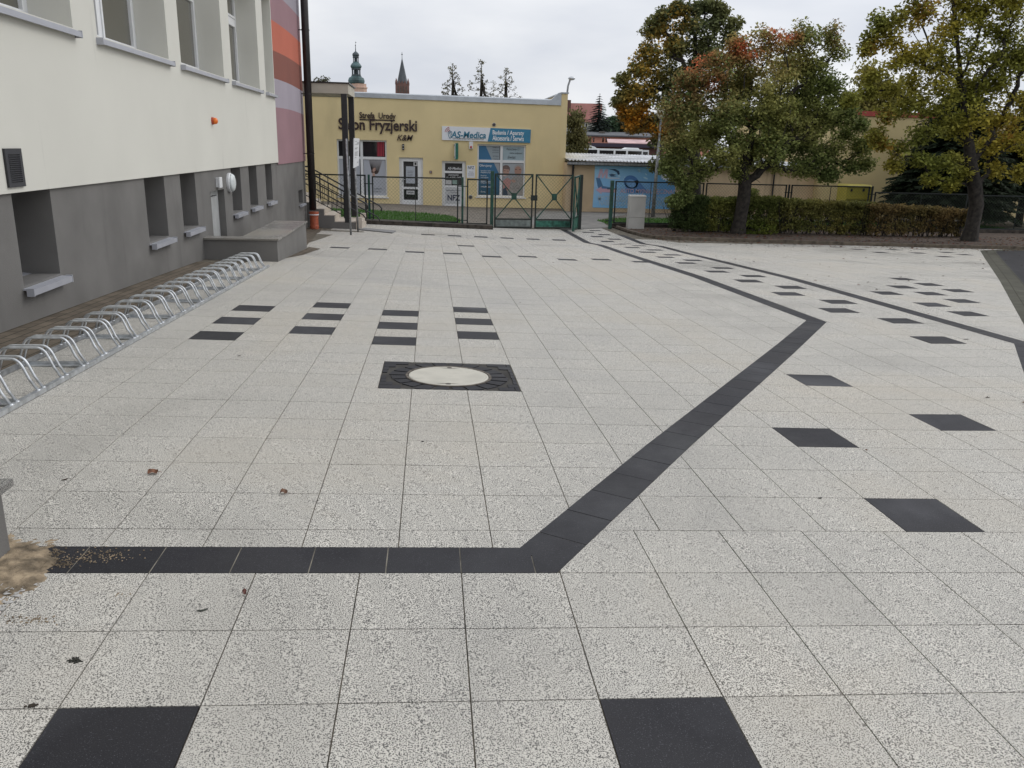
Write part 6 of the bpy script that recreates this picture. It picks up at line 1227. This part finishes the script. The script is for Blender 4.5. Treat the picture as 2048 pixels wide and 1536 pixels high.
# conifers
def spruce(px,ybase,ptop,Y,wpx,label,cols,tiers=26,per=11,droop=.35,size=1.,zmin=None,name='spruce_tree',ex=.85):
    x=PY(px,ybase,Y)[0]; g_=gf(x,Y) if Y<60 else -2.7; zt=PY(px,ptop,Y)[2]; t=thing(name,(x,Y,g_),label,'tree','spruces'); mb=MB(); mb.tube([(x,Y,g_-.1),(x,Y,g_+(zt-g_)*.5),(x,Y,zt)],[.17*size,.1*size,.01],8); mb.build('trunk',M['bark'],t,smooth=True)
    H_=zt-g_; V=[];C=[]; rmax=wpx/F*Y; z0=g_+(.9 if zmin is None else zmin); tb=MB()
    nq=0
    for i in range(tiers):
        u=i/(tiers-1); z=zt-.15-(zt-z0)*u; r_=rmax*(u**ex)+.08; nb=int(per*(.5+u))
        for b in range(nb):
            a=random.uniform(0,6.283); rr=r_*random.uniform(.65,1.08); c,s_=math.cos(a),math.sin(a); n=max(5,int(rr/(.10*size)))
            tb.tube([(x,Y,z),(x+c*rr*.5,Y+s_*rr*.5,z-droop*rr*.25),(x+c*rr,Y+s_*rr,z-droop*rr*.55)],[.02*size,.012*size,.004],3,cap=False)
            for j in range(n):
                q=(j+.6)/n; px_,py_,pz_=x+c*rr*q,Y+s_*rr*q,z-droop*rr*(.5*q+.05*q*q)
                for side in (-1,1,0):
                    L_=(.30*(1-q*.55)*rr+.10)*random.uniform(.6,1.1)*(.55 if side==0 else .62); aa=a+side*random.uniform(.6,1.0); dx,dy,dz=math.cos(aa),math.sin(aa),-random.uniform(.15,.7); wv=.045*size*random.uniform(.8,1.5)
                    nx_,ny_=-dy,dx; p0_=(px_,py_,pz_); e=(px_+dx*L_,py_+dy*L_,pz_+dz*L_)
                    m_=((p0_[0]+e[0])/2,(p0_[1]+e[1])/2,(p0_[2]+e[2])/2-.02)
                    V+=[p0_,(m_[0]+nx_*wv,m_[1]+ny_*wv,m_[2]-random.uniform(0,.04)),e,(m_[0]-nx_*wv,m_[1]-ny_*wv,m_[2]-random.uniform(0,.04))]; v_=random.uniform(.6,1.4); C+=[(cols[0]*v_,cols[1]*v_,cols[2]*v_,1)]*4; nq+=1
    tb.build('branches',M['bark'],t)
    me=bpy.data.meshes.new('foliage'); L0=WL[t.name]; me.from_pydata([(a-L0[0],b-L0[1],c-L0[2]) for a,b,c in V],[],[(4*i,4*i+1,4*i+2,4*i+3) for i in range(nq)]); me.materials.append(M['leaf']); a=me.color_attributes.new('leafcol','FLOAT_COLOR','POINT'); a.data.foreach_set('color',np.array(C).ravel()); o=bpy.data.objects.new('foliage',me); sc.collection.objects.link(o); o.parent=t
spruce(1885,455,150,33.5,128,'dark spruce with wide low branches in front of the pale yellow building',(.020,.032,.014),46,30,zmin=1.1,ex=.5)
spruce(2035,455,180,34.0,95,'dark spruce trunk at the right edge of the view beyond the lower fence',(.020,.030,.014),40,26,zmin=1.7,ex=.5)
spruce(1196,262,186,170,58,'tall dark spruce in front of the red roofed house',(.035,.05,.045),30,18,size=3.4,droop=.5)
# hedges
def hedge(label,px0,px1,pyt,pyb,Yd,thick,n,per,size,cA,cB,stems,rad=.12,top=None,name='hedge'):
    a=PY(px0,pyb,Yd); b=PY(px1,pyb,Yd); x0,x1=a[0],b[0]; t=thing(name,((x0+x1)/2,Yd,gf((x0+x1)/2,Yd)),label,'hedge','clipped hedges'); T=[]
    for i in range(n):
        x=random.uniform(x0,x1); px=px0+(px1-px0)*(x-x0)/(x1-x0); zt_=PY(px,np.interp(px,[px0,px1],pyt),Yd)[2]; z0=gf(x,Yd)+.12; u=random.random()
        u=u if random.random()<.55 else 1-abs(random.gauss(0,.16)); T.append((x,Yd+random.uniform(-thick/2,thick/2),z0+(zt_-z0)*max(0,min(1,u))))
    mb=MB()
    for i in range(stems):
        x=x0+(x1-x0)*(i+random.uniform(.2,.8))/stems; z0=gf(x,Yd); y=Yd+random.uniform(-.15,.15)
        for k in range(3):
            e=x+random.gauss(0,.22); mb.tube([(x,y,z0-.03),((x+e)/2+random.gauss(0,.04),y+random.gauss(0,.05),z0+.5),(e,y+random.gauss(0,.12),z0+random.uniform(.95,1.25))],[.016,.011,.005],4,cap=False)
            for q in range(3): zz=random.uniform(.3,1.0); xx=x+(e-x)*zz; mb.tube([(xx,y,z0+zz),(xx+random.gauss(0,.18),y+random.gauss(0,.15),z0+zz+random.uniform(.1,.3))],[.007,.003],3,cap=False)
    mb.build('stems',M['bark'],t)
    leaves_mesh('foliage',T,rad,per,size,lambda p:mixc(mixc(np.array(cA),np.array(cB),clump(p,2.3,px0)),[c*.5 for c in cA],clump(p,1.7,px0+2)*.7),t,.2,.3,.6)
hedge('dense dark green clipped hedge block right of the grey cabinet',1341,1408,(393,394),470,28.9,.7,700,46,.055,(.055,.085,.03),(.09,.115,.035),8,.13)
hedge('bushy green hedge behind the trunk of the big round tree',1404,1560,(398,396),473,28.9,.6,900,34,.07,(.12,.15,.04),(.21,.21,.055),20,.15)
hedge('thinner brown-green hedge between the round tree and the yellow container',1556,1735,(399,408),476,28.6,.55,760,24,.075,(.14,.15,.045),(.23,.20,.06),26,.15)
hedge('see-through reddish hedge in front of the lower fence next to the maple',1730,1945,(408,422),478,28.3,.5,620,22,.075,(.14,.12,.045),(.24,.16,.07),24,.15)
# low green shoots at the foot of the big tree
for px,py,lb in ((1430,462,'low bright green shoots at the left foot of the big round tree'),(1515,470,'low green shoots at the right foot of the big round tree')):
    c=G(px,py); t=thing('low_shrub',c,lb,'shrub','low shoots'); T=[(c[0]+random.gauss(0,.28),c[1]+random.gauss(0,.2),c[2]+abs(random.gauss(.12,.16))) for _ in range(70)]
    mb=MB(); [mb.tube([(c[0],c[1],c[2]),q],[.008,.003],3,cap=False) for q in T[:40]]; mb.build('stems',M['bark'],t); leaves_mesh('foliage',T,.10,16,.075,lambda p:mixc(np.array((.075,.11,.02)),np.array((.13,.15,.03)),clump(p,4)),t,.2,.2)

soft_tree('distant_tree','small bare-topped distant tree just above the entrance canopy',640,420,70,[(637,164,5),(648,163,5)],9,24,.16,(.05,.055,.04),(.08,.08,.05),r0=.08,rad=.5)
